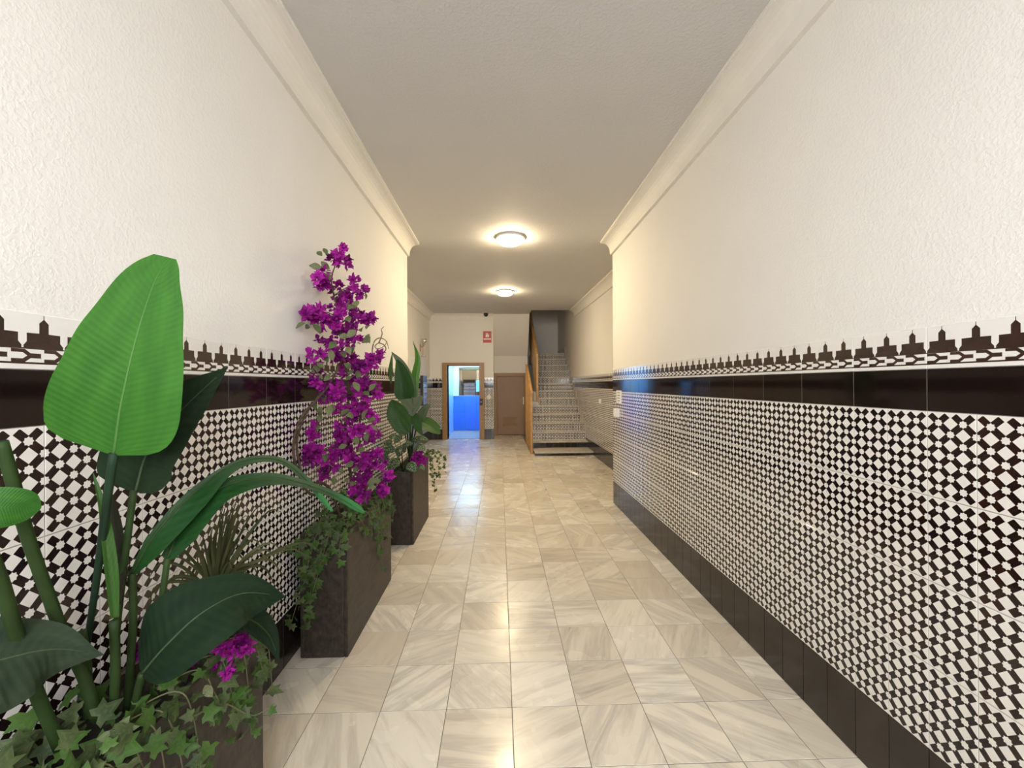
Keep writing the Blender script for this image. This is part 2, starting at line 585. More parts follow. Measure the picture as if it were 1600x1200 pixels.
def slab(x0, x1, y0, y1):
    za, zb = ceil_z(y0 + 1e-4), ceil_z(y1)
    V = [(x0, y0, za), (x1, y0, za), (x1, y1, zb), (x0, y1, zb)]
    V += [(a, b, c + 0.16) for a, b, c in V]
    F = [(0, 3, 2, 1), (4, 5, 6, 7), (0, 1, 5, 4), (1, 2, 6, 5), (2, 3, 7, 6), (3, 0, 4, 7)]
    return V, F


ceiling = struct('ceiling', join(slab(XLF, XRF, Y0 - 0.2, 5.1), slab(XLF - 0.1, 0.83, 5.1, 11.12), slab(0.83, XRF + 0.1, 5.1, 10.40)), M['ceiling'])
# entrance wall behind the camera; solid part below the wide opening added to cut low daylight
struct('wall_entrance', join(box(XLF, -0.97, Y0 - 0.2, Y0, 0, CH), box(1.23, XRF, Y0 - 0.2, Y0, 0, CH), box(-0.97, 1.23, Y0 - 0.2, Y0, 3.0, CH), box(-0.97, 1.23, Y0 - 0.2, Y0, 0, 1.5)), M['plaster'])
struct('ground', box(-12, 12, -14, Y0 - 0.2, -0.3, -0.02), plain('street_paving', (0.30, 0.29, 0.28), 0.8, 0.1))

# cornices
PROF = [(0.0, 3.126), (0.030, 3.126), (0.033, 3.150), (0.036, 3.175), (0.044, 3.205), (0.058, 3.232), (0.077, 3.252), (0.100, 3.264),
        (0.118, 3.268), (0.145, 3.269), (0.145, 3.274), (0.155, 3.274), (0.155, CH + 0.01), (0.0, CH + 0.01)]
TRIM = [0]


def cornice(p0, p1, nrm, dz0=0.0, dz1=0.0):
    TRIM[0] += 1
    n = len(PROF)
    V = []
    for p, dz in ((p0, dz0), (p1, dz1)):
        for d, z in PROF:
            V.append((p[0] + nrm[0] * d, p[1] + nrm[1] * d, z + dz))
    F = [(i, (i + 1) % n, n + (i + 1) % n, n + i) for i in range(n)] + [tuple(range(n))[::-1], tuple(range(n, 2 * n))]
    return struct('trim_%d' % TRIM[0], (V, F), M['moulding'])


cornice((PLX, Y0), (PLX, YL), (1, 0))
cornice((PRX, Y0), (PRX, YR), (-1, 0))
dzE = ceil_z(YE) - CH
cornice((XLF, YL), (XLF, YE), (1, 0), 0.0, dzE)
cornice((XRF, YR), (XRF, 10.40), (-1, 0), 0.0, ceil_z(10.4) - CH)
cornice((XLF, YE), (-0.165, YE), (0, -1), dzE, dzE)


# ---- wall tiles: local x along the wall, local -y out of the wall, local z up
def tile_mesh(name, wd, ht, mat, th=0.006, ch=0.0012):
    a, b = wd / 2, ht / 2
    V = [(-a, 0, -b), (a, 0, -b), (a, 0, b), (-a, 0, b)]
    V += [(-a, -th + ch, -b), (a, -th + ch, -b), (a, -th + ch, b), (-a, -th + ch, b)]
    a -= ch; b -= ch
    V += [(-a, -th, -b), (a, -th, -b), (a, -th, b), (-a, -th, b)]
    F = [(8, 9, 10, 11)]
    for k in range(4):
        k2 = (k + 1) % 4
        F += [(k, k2, 4 + k2, 4 + k), (4 + k, 4 + k2, 8 + k2, 8 + k)]
    return mesh(name, V, F, mat)


RP = 0.2818                        # row pitch of the tiles
TM = {'d': tile_mesh('patterned_tile', 0.1388, 0.2803, M['diamond']),
      's': tile_mesh('skirting_tile', 0.1376, 0.279, M['skirt']),
      'b': tile_mesh('band_tile', 0.2785, 0.1388, M['band']),
      'm': tile_mesh('border_tile', 0.2785, 0.1385, M['border'])}
Z_D = 0.2805                       # top of skirting
Z_B = Z_D + 4 * RP                 # top of patterned rows
Z_M = Z_B + 0.1400
Z_T = Z_M + 0.1395


def dado(parent, face, joint, ya, yb, rz):
    n0 = math.ceil((ya - joint) / 0.14 - 1e-6)
    n1 = math.floor((yb - joint) / 0.14 + 1e-6)
    for k in range(n0, n1):
        y = joint + (k + 0.5) * 0.14
        link('skirting_tile', TM['s'], parent, (face, y, Z_D / 2), (0, 0, rz))
        for r in range(4):
            link('patterned_tile', TM['d'], parent, (face, y, Z_D + (r + 0.5) * RP), (0, 0, rz))
    n0 = math.ceil((ya - joint) / 0.28 - 1e-6)
    n1 = math.floor((yb - joint) / 0.28 + 1e-6)
    for k in range(n0, n1):
        y = joint + (k + 0.5) * 0.28
        link('band_tile', TM['b'], parent, (face, y, Z_B + 0.07), (0, 0, rz))
        link('border_tile', TM['m'], parent, (face, y, Z_M + 0.07), (0, 0, rz))
    return joint + n1 * 0.28


def strip(name, parent, mat, p0, p1, z0, z1, rz, local0):
    """long run of far tiles as one piece with the tile print of its material"""
    p0, p1 = Vector(p0), Vector(p1)
    ln = (p1 - p0).length
    ht = z1 - z0
    zc = {'diamond': 0.14, 'border': 0.07}.get(local0, ht / 2)
    V, F = bbox(0, ln, -0.006, 0.0, -zc, ht - zc, 0.0012)
    o = link(name, mesh(name, V, F, mat), parent, (p0.x, p0.y, z0 + zc), (0, 0, rz))
    return o


def dado_far(parent, p0, p1, rz):
    strip('skirting_panel', parent, M['skirt'], p0, p1, 0.0, Z_D - 0.001, rz, 'skirt')
    strip('patterned_panel', parent, M['diamond'], p0, p1, Z_D, Z_B - 0.001, rz, 'diamond')
    strip('band_panel', parent, M['band'], p0, p1, Z_B, Z_M - 0.001, rz, 'band')
    strip('border_panel', parent, M['border'], p0, p1, Z_M, Z_T, rz, 'border')


JR, JL = 1.8676, 1.762
# corridor walls tile by tile; the last sliver at each corner is a cut tile
yr = dado(wall_right, PRX, JR - 0.28 * 12, JR - 0.28 * 12, YR, R(-90))
if YR - yr > 0.02:
    dado_far(wall_right, (PRX, YR), (PRX, yr + 0.001), R(-90))
yl = dado(wall_left, PLX, JL - 0.28 * 11, JL - 0.28 * 11, YL, R(90))
if YL - yl > 0.02:
    dado_far(wall_left, (PLX, yl + 0.001), (PLX, YL), R(90))
# the wider part
dado_far(wall_left_far, (XLF, YL), (XLF, YE), R(90))
dado_far(wall_right_far, (XRF, 11.2), (XRF, YR), R(-90))
dado_far(wall_lift, (XLF, YE), (-1.56, YE), 0)
dado_far(wall_lift, (-0.425, YE), (-0.165, YE), 0)
# returns of the corridor walls facing the wider part
dado_far(wall_left, (PLX, YL), (XLF, YL), R(180))
dado_far(wall_right, (XRF, YR), (PRX, YR), R(180))

# ---- floor tiles
FT, FX0, FZ0 = 0.3036, 0.049, 1.884
fl = []
random.seed(4)
for i in range(-7, 7):
    for j in range(-11, 33):
        cx, cy = FX0 + (i + 0.5) * FT, FZ0 + (j + 0.5) * FT
        x0, x1, y0, y1 = cx - FT / 2, cx + FT / 2, cy - FT / 2, cy + FT / 2
        wl, wr = (PLX, PRX) if cy < 5.0 else (XLF, XRF)
        ymax = YD if -0.165 < cx < 0.8 else YE
        x0, x1, y0, y1 = max(x0, wl), min(x1, wr), max(y0, Y0), min(y1, ymax)
        if x1 - x0 < 0.02 or y1 - y0 < 0.02:
            continue
        if cx > 0.74 and y0 > 8.6:
            continue
        fl.append((x0, x1, y0, y1))
vis = lambda t: (t[3] > 1.3) * (t[1] - t[0]) / max(t[2], 0.6) ** 3
fl.sort(key=vis, reverse=True)
FM = {}


def ftile(wd, dp):
    a, b, g, ch, th = wd / 2 - 0.0017, dp / 2 - 0.0017, 0, 0.0010, 0.010
    V = []
    for (q, z) in ((0, -th), (0, -ch), (ch, 0)):
        V += [(-a + q, -b + q, z), (a - q, -b + q, z), (a - q, b - q, z), (-a + q, b - q, z)]
    F = [(8, 9, 10, 11)]
    for k in range(4):
        k2 = (k + 1) % 4
        F += [(k, k2, 4 + k2, 4 + k), (4 + k, 4 + k2, 8 + k2, 8 + k)]
    return V, F


rest = []
for k, (x0, x1, y0, y1) in enumerate(fl):
    key = (round(x1 - x0, 3), round(y1 - y0, 3))
    cx, cy = (x0 + x1) / 2, (y0 + y1) / 2
    dz = random.uniform(-0.0006, 0.0004)
    if k < 300:
        if key not in FM:
            FM[key] = mesh('marble_tile', *ftile(*key), M['marble'])
        link('marble_tile', FM[key], floor, (cx, cy, dz), (random.uniform(-1, 1) * 0.0012, random.uniform(-1, 1) * 0.0012, 0))
    else:
        V, F = ftile(*key)
        rest.append(([(a + cx, b + cy, c + dz) for a, b, c in V], F))
o = part('marble_tile_field', join(*rest), M['marble'], floor)
o['kind'] = 'stuff'

# ------------------------------------------------------------------ lift
LX0, LX1, LY0, LY1 = -1.475, -0.42, YE + 0.40, 12.95
lift = thing('lift', (-0.99, YE, 0), 'open lift cabin with glowing blue panels and a mirror, in tan frame', 'lift')
fr = 0.135
part('door_frame', join(bbox(EX0 - fr, EX0, YE - 0.03, YE + 0.40, 0, EZ + 0.075), bbox(EX1, EX1 + fr, YE - 0.03, YE + 0.40, 0, EZ + 0.075),
                        bbox(EX0, EX1, YE - 0.03, YE + 0.40, EZ, EZ + 0.075)), M['tan'], lift)
part('cabin_floor', box(LX0, LX1, YE, LY1, -0.01, 0.004), M['step'], lift)
part('sill', bbox(EX0, EX1, YE - 0.01, YE + 0.05, 0, 0.012, 0.002), M['chrome'], lift)
part('cabin_wall', join(box(LX0 - 0.03, LX0, LY0, LY1, 0, 2.2), box(LX1, LX1 + 0.03, LY0, LY1, 0, 2.2)), M['paleblue'], lift)
part('cabin_back', box(LX0, LX1, LY1, LY1 + 0.03, 0, 2.25), M['white'], lift)
part('corner_post', bbox(LX0, LX0 + 0.17, LY1 - 0.06, LY1, 1.135, 2.12), M['white'], lift)
for k in range(3):
    a = LX0 + 0.005 + k * 0.352
    part('blue_panel', bbox(a, a + 0.348, LY1 - 0.02, LY1, 0.03, 1.13, 0.003), M['blue'], lift)
mi = part('mirror', bbox(LX0 + 0.18, LX1 - 0.01, LY1 - 0.02, LY1 - 0.002, 1.15, 2.06, 0.003), M['mirror'], lift)
part('cabin_ceiling', box(LX0 - 0.03, LX1 + 0.03, YE + 0.3, LY1 + 0.03, 2.16, 2.2), M['white'], lift)
part('ceiling_light', bbox(LX0 + 0.12, LX1 - 0.12, LY0 + 0.25, LY1 - 0.15, 2.125, 2.158), M['lift_light'], lift)
part('button_plate', bbox(-0.545, -0.462, YE - 0.04, YE - 0.03, 0.93, 1.11, 0.003), M['black'], lift)
arw = part('arrow_mark', prism([(-0.520, 1.00), (-0.487, 1.02), (-0.520, 1.04)], YE - 0.043, YE - 0.041), M['white'], lift)
nt = part('notice', bbox(-0.75, -0.57, LY1 - 0.026, LY1 - 0.021, 1.27, 1.62, 0.001), M['cyan_paper'], None)
tag(nt, 'pale cyan notice stuck on the lift mirror', 'notice')

# ------------------------------------------------------------------ low brown door under the stairs
door = part('door_1', bbox(DX0 + 0.05, DX1 - 0.05, YD + 0.02, YD + 0.06, 0.005, DZ - 0.05), M['door'])
door['kind'] = 'structure'
part('door_frame', join(bbox(DX0 - 0.035, DX0 + 0.048, YD - 0.02, YD + 0.12, 0, DZ + 0.05), bbox(DX1 - 0.048, DX1 + 0.05, YD - 0.02, YD + 0.12, 0, DZ + 0.05),
                        bbox(DX0 + 0.048, DX1 - 0.048, YD - 0.02, YD + 0.12, DZ - 0.048, DZ + 0.05)), M['doorframe'], door)
gx0, gx1, gz0, gz1 = 0.10, 0.50, 0.26, 0.52
gr = part('vent_grille', join(bbox(gx0, gx1, YD + 0.008, YD + 0.02, gz0, gz0 + 0.03), bbox(gx0, gx1, YD + 0.008, YD + 0.02, gz1 - 0.03, gz1),
                              bbox(gx0, gx0 + 0.03, YD + 0.008, YD + 0.02, gz0, gz1), bbox(gx1 - 0.03, gx1, YD + 0.008, YD + 0.02, gz0, gz1)), M['doorframe'], door)
for k in range(7):
    z = gz0 + 0.045 + k * 0.0275
    part('slat', ([(gx0 + 0.03, YD + 0.010, z), (gx1 - 0.03, YD + 0.010, z), (gx1 - 0.03, YD + 0.019, z + 0.016), (gx0 + 0.03, YD + 0.019, z + 0.016)], [(0, 1, 2, 3)]), M['doorframe'], gr)
part('handle_plate', bbox(0.685, 0.72, YD + 0.010, YD + 0.02, 0.90, 1.12, 0.003), M['white'], door)
part('handle', tube([(0.703, YD + 0.012, 1.03), (0.703, YD - 0.03, 1.03), (0.61, YD - 0.03, 1.03)], 0.009), M['chrome'], door)

# ------------------------------------------------------------------ stairs
st = thing('staircase', (1.35, 8.43, 0), 'stone staircase with black and white patterned tile risers going up', 'staircase')
steps = [(8.43, 0.085), (8.97, 0.145), (9.20, 0.183)]
while len(steps) < 14:
    steps.append((steps[-1][0] + 0.265, 0.183))
z = 0.0
SX1 = XRF - 0.001
smesh = {}
for k, (ys, rh) in enumerate(steps):
    xa = 0.74 if k < 6 else 0.985
    nxt = steps[k + 1][0] if k < 13 else 13.55
    part('tread', bbox(xa - 0.015, SX1, ys - 0.025, nxt, z + rh - 0.032, z + rh, 0.004), M['step'], st)
    rs = part('riser', box(xa, SX1, ys + 0.006, nxt + 0.02, max(z - 0.1, 0.0), z + rh - 0.032), M['plaster'] if k > 1 else M['grout'], st)
    ht = rh - 0.032
    nx = int((SX1 - xa) / 0.14 + 0.999)
    for q in range(nx):
        a, e = xa + q * 0.14, min(xa + (q + 1) * 0.14, SX1)
        if e - a < 0.012:
            continue
        key = (round(e - a, 3), round(ht, 3), k > 1)
        if key not in smesh:
            smesh[key] = tile_mesh('riser_tile', key[0] - 0.0012, key[1] - 0.0012, M['diamond'] if k > 1 else M['skirt'])
        b = base_of(rs)
        link('riser_tile', smesh[key], rs, Vector(((a + e) / 2, ys + 0.0065, z + ht / 2)) - b)
    if k > 1:
        part('side_skirting', box(XRF - 0.012, XRF - 0.0005, ys - 0.03, nxt + 0.1, z + rh, z + rh + 0.17), M['step'], st)
    z += rh
TOPZ = z
# side of the stairs under the treads, closing the space beside the low door
struct('wall_stair_side', join(box(0.80, 0.99, 10.29, 11.97, 0, 1.05), box(0.90, 0.985, 10.55, 13.55, 0, 1.3), box(0.74, 0.80, 9.9, 10.29, 0, 0.6)), M['plaster'])

# wooden balustrades
rl = thing('stair_railing', (0.685, 8.7, 0), 'honey wood stair railing with newel post beside the low door', 'railing')
part('newel_post', bbox(0.655, 0.710, 8.72, 8.80, 0.0, 1.30, 0.006), M['wood'], rl)
part('newel_post', bbox(0.655, 0.715, 10.16, 10.24, 0.0, 1.93, 0.006), M['wood'], rl)


def hrail(a, b, wd, h0, h1):
    a, b = Vector(a), Vector(b)
    V = []
    for p in (a, b):
        V += [(p.x - wd, p.y, p.z - h0), (p.x + wd, p.y, p.z - h0), (p.x + wd, p.y, p.z + h1), (p.x - wd, p.y, p.z + h1)]
    return V, [(0, 1, 5, 4), (1, 2, 6, 5), (2, 3, 7, 6), (3, 0, 4, 7), (3, 2, 1, 0), (4, 5, 6, 7)]


part('handrail', hrail((0.683, 8.68, 1.29), (0.685, 10.26, 1.96), 0.030, 0.0, 0.045), M['wood'], rl)
for k in range(9):
    f = (k + 0.6) / 9.6
    yy, xx = 8.76 + f * 1.44, 0.683
    part('baluster', bbox(xx - 0.011, xx + 0.011, yy - 0.011, yy + 0.011, 0.0, 1.29 + f * 0.66, 0.002), M['wood'], rl)
rp = thing('stair_parapet', (0.97, 10.26, 1.05), 'solid honey wood parapet panel along the upper steps', 'railing')
part('panel', hrail((0.955, 10.30, 1.70), (0.955, 12.7, 3.33), 0.014, 0.62, 0.48), M['wood'], rp)
part('newel_post', bbox(0.925, 0.985, 10.22, 10.30, 1.05, 2.27, 0.006), M['wood'], rp)
part('handrail', hrail((0.955, 10.20, 2.15), (0.955, 12.7, 3.83), 0.034, 0.0, 0.045), M['wood'], rp)

# ------------------------------------------------------------------ ceiling lamps
for k, (lx, ly, lab) in enumerate([(0.14, 4.93, 'round glass ceiling lamp nearer the camera, larger in view'),
                                   (0.12, 8.05, 'round glass ceiling lamp farther away, nearer the stairs')]):
    cz = ceil_z(ly)
    lp = thing('ceiling_lamp', (lx, ly, cz), lab, 'lamp', 'round ceiling lamps')
    b = (lx, ly, cz)
    part('rim', lathe([(0.150, 0.0), (0.176, 0.0), (0.180, -0.012), (0.174, -0.026), (0.160, -0.028), (0.156, -0.014)], 40, b), M['moulding'], lp, True)
    part('glass_bowl', lathe([(0.162, -0.022), (0.158, -0.038), (0.146, -0.056), (0.122, -0.074), (0.086, -0.088), (0.045, -0.096), (0.004, -0.098)], 40, b), M['lamp'], lp, True)

# ------------------------------------------------------------------ small fittings
sg = thing('fire_sign', (-0.33, YE, 2.64), 'red fire extinguisher sign on the wall above the lift', 'sign')
part('board', bbox(-0.445, -0.217, YE - 0.006, YE, 2.64, 2.955, 0.001), M['red'], sg)
ys = YE - 0.0075
part('pictogram', join(bbox(-0.375, -0.285, ys, ys + 0.001, 2.79, 2.865, 0.0003), bbox(-0.345, -0.315, ys, ys + 0.001, 2.868, 2.90, 0.0003),
                       bbox(-0.378, -0.345, ys, ys + 0.001, 2.885, 2.898, 0.0003)), M['white'], sg)
part('flame_mark', prism([(-0.345, 2.80), (-0.315, 2.80), (-0.322, 2.845), (-0.332, 2.825)], ys - 0.001, ys - 0.0005), M['red'], sg)
part('text_bar', bbox(-0.43, -0.232, ys, ys + 0.001, 2.725, 2.755, 0.0003), M['white'], sg)
dc = thing('dome_camera', (-0.36, YE - 0.16, 3.40), 'small black dome camera hanging by the cornice above the red sign', 'camera')
part('dome', lathe([(0.002, -0.075), (0.03, -0.066), (0.05, -0.045), (0.06, -0.018), (0.058, 0.0)], 20, (-0.36, YE - 0.16, 3.40)), M['black'], dc, True)
part('mount', lathe([(0.058, 0.0), (0.062, 0.004), (0.062, 0.022), (0.0, 0.022)], 20, (-0.36, YE - 0.16, 3.40)), M['black'], dc, True)


def switch(name, o, u, n, wd, ht, th, label, cat, extra=True):
    """plate on a wall: o centre on the wall, u along, n out"""
    o, u, n = Vector(o), Vector(u), Vector(n)
    t = thing(name, o, label, cat)

    def bx(a0, a1, z0, z1, d0, d1):
        V = []
        for d in (d0, d1):
            q = 0.0 if d == d0 else 0.003
            for a, zz in ((a0 + q, z0 + q), (a1 - q, z0 + q), (a1 - q, z1 - q), (a0 + q, z1 - q)):
                V.append(o + u * a + n * d + Vector((0, 0, zz)))
        return V, [(0, 1, 2, 3), (4, 7, 6, 5), (0, 4, 5, 1), (1, 5, 6, 2), (2, 6, 7, 3), (3, 7, 4, 0)]
    part('plate', bx(-wd / 2, wd / 2, -ht / 2, ht / 2, 0, th), M['white'], t)
    return t, bx


t, bx = switch('timetable_plate', (XR, 4.79, 1.345), (0, 1, 0), (-1, 0, 0), 0.19, 0.155, 0.008, 'flat white printed plate on the right tiled wall near the corner', 'plate')
for k in range(4):
    part('print_line', bx(-0.06, 0.06 - 0.02 * (k % 2), 0.045 - 0.032 * k, 0.055 - 0.032 * k, 0.0082, 0.0088), M['ink'], t)
t, bx = switch('light_switch', (XR, 4.83, 1.155), (0, 1, 0), (-1, 0, 0), 0.10, 0.10, 0.045, 'boxy white light switch below the printed plate on right wall', 'switch')
part('rocker', bx(-0.03, 0.03, -0.03, 0.03, 0.045, 0.052), M['white'], t)
t, bx = switch('light_switch', (XRF - 0.006, 7.8, 1.16), (0, 1, 0), (-1, 0, 0), 0.09, 0.09, 0.02, 'small white light switch on tiled wall close to the stairs', 'switch')
part('rocker', bx(-0.025, 0.025, -0.025, 0.025, 0.02, 0.026), M['white'], t)
bs = thing('round_switch', (-0.30, YE - 0.006, 1.15), 'round white push switch on tiles between lift and brown door', 'switch')  # plain white plastic switch with a ring and button
part('ring', ([Vector((-0.30 + r * math.cos(a), YE - 0.006 - d, 1.15 + r * math.sin(a))) for r, d in ((0.065, 0.0), (0.06, 0.014), (0.04, 0.018)) for a in [i * math.pi / 10 for i in range(20)]],
              [(i * 20 + k, i * 20 + (k + 1) % 20, (i + 1) * 20 + (k + 1) % 20, (i + 1) * 20 + k) for i in range(2) for k in range(20)]), M['white'], bs)
part('button', ([Vector((-0.30 + 0.04 * math.cos(a), YE - 0.022, 1.15 + 0.04 * math.sin(a))) for a in [i * math.pi / 10 for i in range(20)]] + [Vector((-0.30, YE - 0.03, 1.15))],
                [(k, (k + 1) % 20, 20) for k in range(20)]), M['white'], bs)


def mailboxes(o, u, n, cols, rows, cw, chh, label):
    o, u, n = Vector(o), Vector(u), Vector(n)
    t = thing('mailbox_bank', o, label, 'mailboxes')

    def bx(a0, a1, z0, z1, d0, d1):
        V = [o + u * a + n * d + Vector((0, 0, zz)) for d in (d0, d1) for a, zz in ((a0, z0), (a1, z0), (a1, z1), (a0, z1))]
        return V, [(0, 1, 2, 3), (4, 7, 6, 5), (0, 4, 5, 1), (1, 5, 6, 2), (2, 6, 7, 3), (3, 7, 4, 0)]
    part('case', bx(-0.02, cols * cw + 0.02, -0.02, rows * chh + 0.16, 0, 0.07), M['mailbox'], t)
    for i in range(cols):
        for j in range(rows):
            d = part('box_door', bx(i * cw + 0.008, (i + 1) * cw - 0.008, j * chh + 0.008, (j + 1) * chh - 0.008, 0.07, 0.078), M['chrome'], t)
            part('letter_slot', bx(i * cw + 0.03, (i + 1) * cw - 0.03, (j + 1) * chh - 0.045, (j + 1) * chh - 0.03, 0.0782, 0.08), M['black'], d)
    return t


mailboxes((XLF + 0.006, 9.75, 1.02), (0, 1, 0), (1, 0, 0), 2, 4, 0.24, 0.135, 'dark bank of mailboxes with steel doors on the left wall near the lift')
mailboxes((-1.25, YL + 0.007, 0.75), (-1, 0, 0), (0, 1, 0), 2, 5, 0.29, 0.165, 'dark mailbox bank on the wall return, seen in the lift mirror')
# wall sconce of glass and brass on the far left wall
sx, sy = XLF, 9.75
sn = thing('wall_sconce', (sx, sy, 2.20), 'brass wall sconce with a clear glass shade on the far left wall', 'lamp')
part('back_plate', bbox(sx, sx + 0.02, sy - 0.05, sy + 0.05, 2.30, 2.46), M['brass'], sn)
part('rod', tube([(sx + 0.02, sy, 2.40), (sx + 0.09, sy, 2.42), (sx + 0.10, sy, 2.52)], 0.011), M['brass'], sn)
part('pendant_rod', tube([(sx + 0.06, sy + 0.06, 2.50), (sx + 0.06, sy + 0.06, 2.20)], 0.012), M['brass'], sn)
part('finial', lathe([(0.0, 2.17), (0.06, 2.175), (0.065, 2.19), (0.012, 2.21)], 16, (sx + 0.07, sy + 0.06, 0)), M['chrome'], sn, True)
part('glass_shade', lathe([(0.03, 2.50), (0.06, 2.51), (0.065, 2.60), (0.062, 2.60), (0.057, 2.515), (0.03, 2.505)], 16, (sx + 0.10, sy, 0)), M['chrome'], sn, True)
pn = part('wall_panel', bbox(XLF, XLF + 0.02, 8.75, 9.05, 1.80, 2.10, 0.004), M['white'])
tag(pn, 'plain white access panel on the far left wall behind the leaves', 'panel')

# ------------------------------------------------------------------ planters
PW0, PW1, PH = -1.105, -0.845, 0.685
PLANT = [(0.60, 1.465), (2.26, 3.155), (3.82, 4.63)]
PLAB = ['tall dark brown box planter nearest the camera, holding the big green leaves',
        'tall dark brown box planter holding the magenta bougainvillea', 'tall dark brown box planter farthest from the camera, by the wall corner']
for (ya, yb), lab in zip(PLANT, PLAB):
    xs = 0.03 if ya > 3.5 else 0.0
    a, b = PW0 + xs * 1.7, PW1 + xs
    p = thing('planter', ((a + b) / 2, (ya + yb) / 2, 0), lab, 'planter', 'box planters along the left wall')
    t = 0.022
    part('side_panel', bbox(b - t, b, ya, yb, 0, PH, 0.005), M['planter'], p)
    part('side_panel', bbox(a, a + t, ya, yb, 0, PH, 0.005), M['planter'], p)
    part('end_panel', bbox(a + t, b - t, ya, ya + t, 0, PH, 0.005), M['planter'], p)
    part('end_panel', bbox(a + t, b - t, yb - t, yb, 0, PH, 0.005), M['planter'], p)
    part('soil', box(a + t, b - t, ya + t, yb - t, 0.02, PH - 0.045), M['soil'], p)


# ------------------------------------------------------------------ leaves
def herm(a, b, c, d, f, k):
    """smooth half width between two stations of a leaf outline"""
    h = c[0] - b[0]
    m0 = (c[k] - a[k]) / (c[0] - a[0]) * h
    m1 = (d[k] - b[k]) / (d[0] - b[0]) * h
    v = (2 * f ** 3 - 3 * f * f + 1) * b[k] + (f ** 3 - 2 * f * f + f) * m0 + (3 * f * f - 2 * f ** 3) * c[k] + (f ** 3 - f * f) * m1
    return max(v, 0.0004)


def leaf_geo(P, nrm, prof, fold=0.18, curl=0.0, n=5, nv=4, ripple=0.0):
    """blade along the points P; prof = [(t, left, right)] half widths in metres; returns verts, faces, uvs"""
    C_ = spline(P, n)
    m = len(C_)
    ln = [0.0]
    for i in range(1, m):
        ln.append(ln[-1] + (C_[i] - C_[i - 1]).length)
    V, F, U = [], [], []
    for i, p in enumerate(C_):
        t = ln[i] / ln[-1]
        T = (C_[min(i + 1, m - 1)] - C_[max(i - 1, 0)]).normalized()
        S = T.cross(Vector(nrm)).normalized()
        N = S.cross(T).normalized()
        k = 0
        while k < len(prof) - 2 and prof[k + 1][0] < t:
            k += 1
        t0, l0, r0 = prof[k]
        t1, l1, r1 = prof[k + 1]
        f = min(1, max(0, (t - t0) / (t1 - t0)))
        pa, pb = prof[max(k - 1, 0)], prof[min(k + 2, len(prof) - 1)]
        wl, wr = herm(pa, prof[k], prof[k + 1], pb, f, 1), herm(pa, prof[k], prof[k + 1], pb, f, 2)
        for q in range(-nv, nv + 1):
            s = q / nv
            wd = wl if s < 0 else wr
            off = fold * abs(s) * wd - curl * s * s * wd + ripple * math.sin(t * 23 + (1 if s < 0 else 0)) * abs(s)
            V.append(p + S * (s * wd) + N * off)
            U.append((t, abs(s)))
    c = 2 * nv + 1
    for i in range(m - 1):
        for q in range(c - 1):
            F.append((i * c + q, i * c + q + 1, (i + 1) * c + q + 1, (i + 1) * c + q))
    return V, F, U, C_


def add_leaf(plant, P, nrm, prof, mat, rib='stalk', fold=0.18, curl=0.0, ripple=0.0, ribw=0.0045, stalk=None, sw=(0.009, 0.007), smat='stalk', n=8):
    V, F, U, C_ = leaf_geo(P, nrm, prof, fold, curl, n, 4, ripple)
    lf = part('leaf', (V, F), mat, plant, True, U)
    if rib:
        k = max(3, int(len(C_) * 0.93))
        part('midrib', tube(C_[:k], (ribw, ribw * 0.25), 5), M[rib] if rib in M else L[rib], lf, True)
    if stalk:
        part('leaf_stalk', tube(spline(stalk, 5), sw, 7), M[smat], lf, True)
    return lf


def pro(w, kind='paddle'):
    if kind == 'paddle':
        q = [(0, .08), (.06, .55), (.16, .88), (.3, 1), (.5, .95), (.7, .72), (.87, .4), (.96, .16), (1, .02)]
    elif kind == 'strap':
        q = [(0, .35), (.15, .8), (.4, 1), (.7, .75), (.9, .35), (1, .05)]
    elif kind == 'lance':
        q = [(0, .1), (.15, .6), (.35, 1), (.6, .8), (.85, .35), (1, .01)]
    return [(t, a * w, a * w) for t, a in q]


def pl_(pts):
    return [px(*p) for p in pts]


S1 = PH - 0.05
# ---- big-leaved plant in the near planter
bp = thing('paddle_leaf_plant', (-0.98, 1.02, S1), 'tall plant with big paddle leaves and long green stalks, nearest the camera', 'plant')
Ya = 0.93
k_ = Ya / FPX
add_leaf(bp, pl_([(178, 710, .93), (190, 628, .92), (214, 525, .93), (240, 445, .95), (262, 402, .97)]), (0.05, -1, 0.12),
         [(0, 10 * k_, 8 * k_), (.04, 82 * k_, 56 * k_), (.13, 104 * k_, 84 * k_), (.3, 101 * k_, 88 * k_), (.5, 88 * k_, 76 * k_), (.7, 69 * k_, 60 * k_),
          (.86, 50 * k_, 40 * k_), (.95, 36 * k_, 26 * k_), (1, 22 * k_, 13 * k_)], L['bright'], 'rib_light', 0.10, 0.06, 0.0015, 0.0036,
         pl_([(178, 708, .93), (165, 800, .96), (152, 900, 1.0), (136, 1010, 1.04), (124, 1105, 1.06)]), (0.009, 0.006), 'stalk_dark')
add_leaf(bp, pl_([(212, 768, 1.04), (232, 705, 1.05), (285, 640, 1.06), (356, 573, 1.08)]), (-0.15, -1, 0.35),
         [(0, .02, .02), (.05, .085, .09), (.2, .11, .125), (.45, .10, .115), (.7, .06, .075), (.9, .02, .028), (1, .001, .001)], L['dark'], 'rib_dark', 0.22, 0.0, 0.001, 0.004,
         pl_([(209, 766, 1.04), (198, 850, 1.04), (188, 930, 1.05), (180, 1010, 1.06), (178, 1100, 1.07)]), (0.0075, 0.0085))
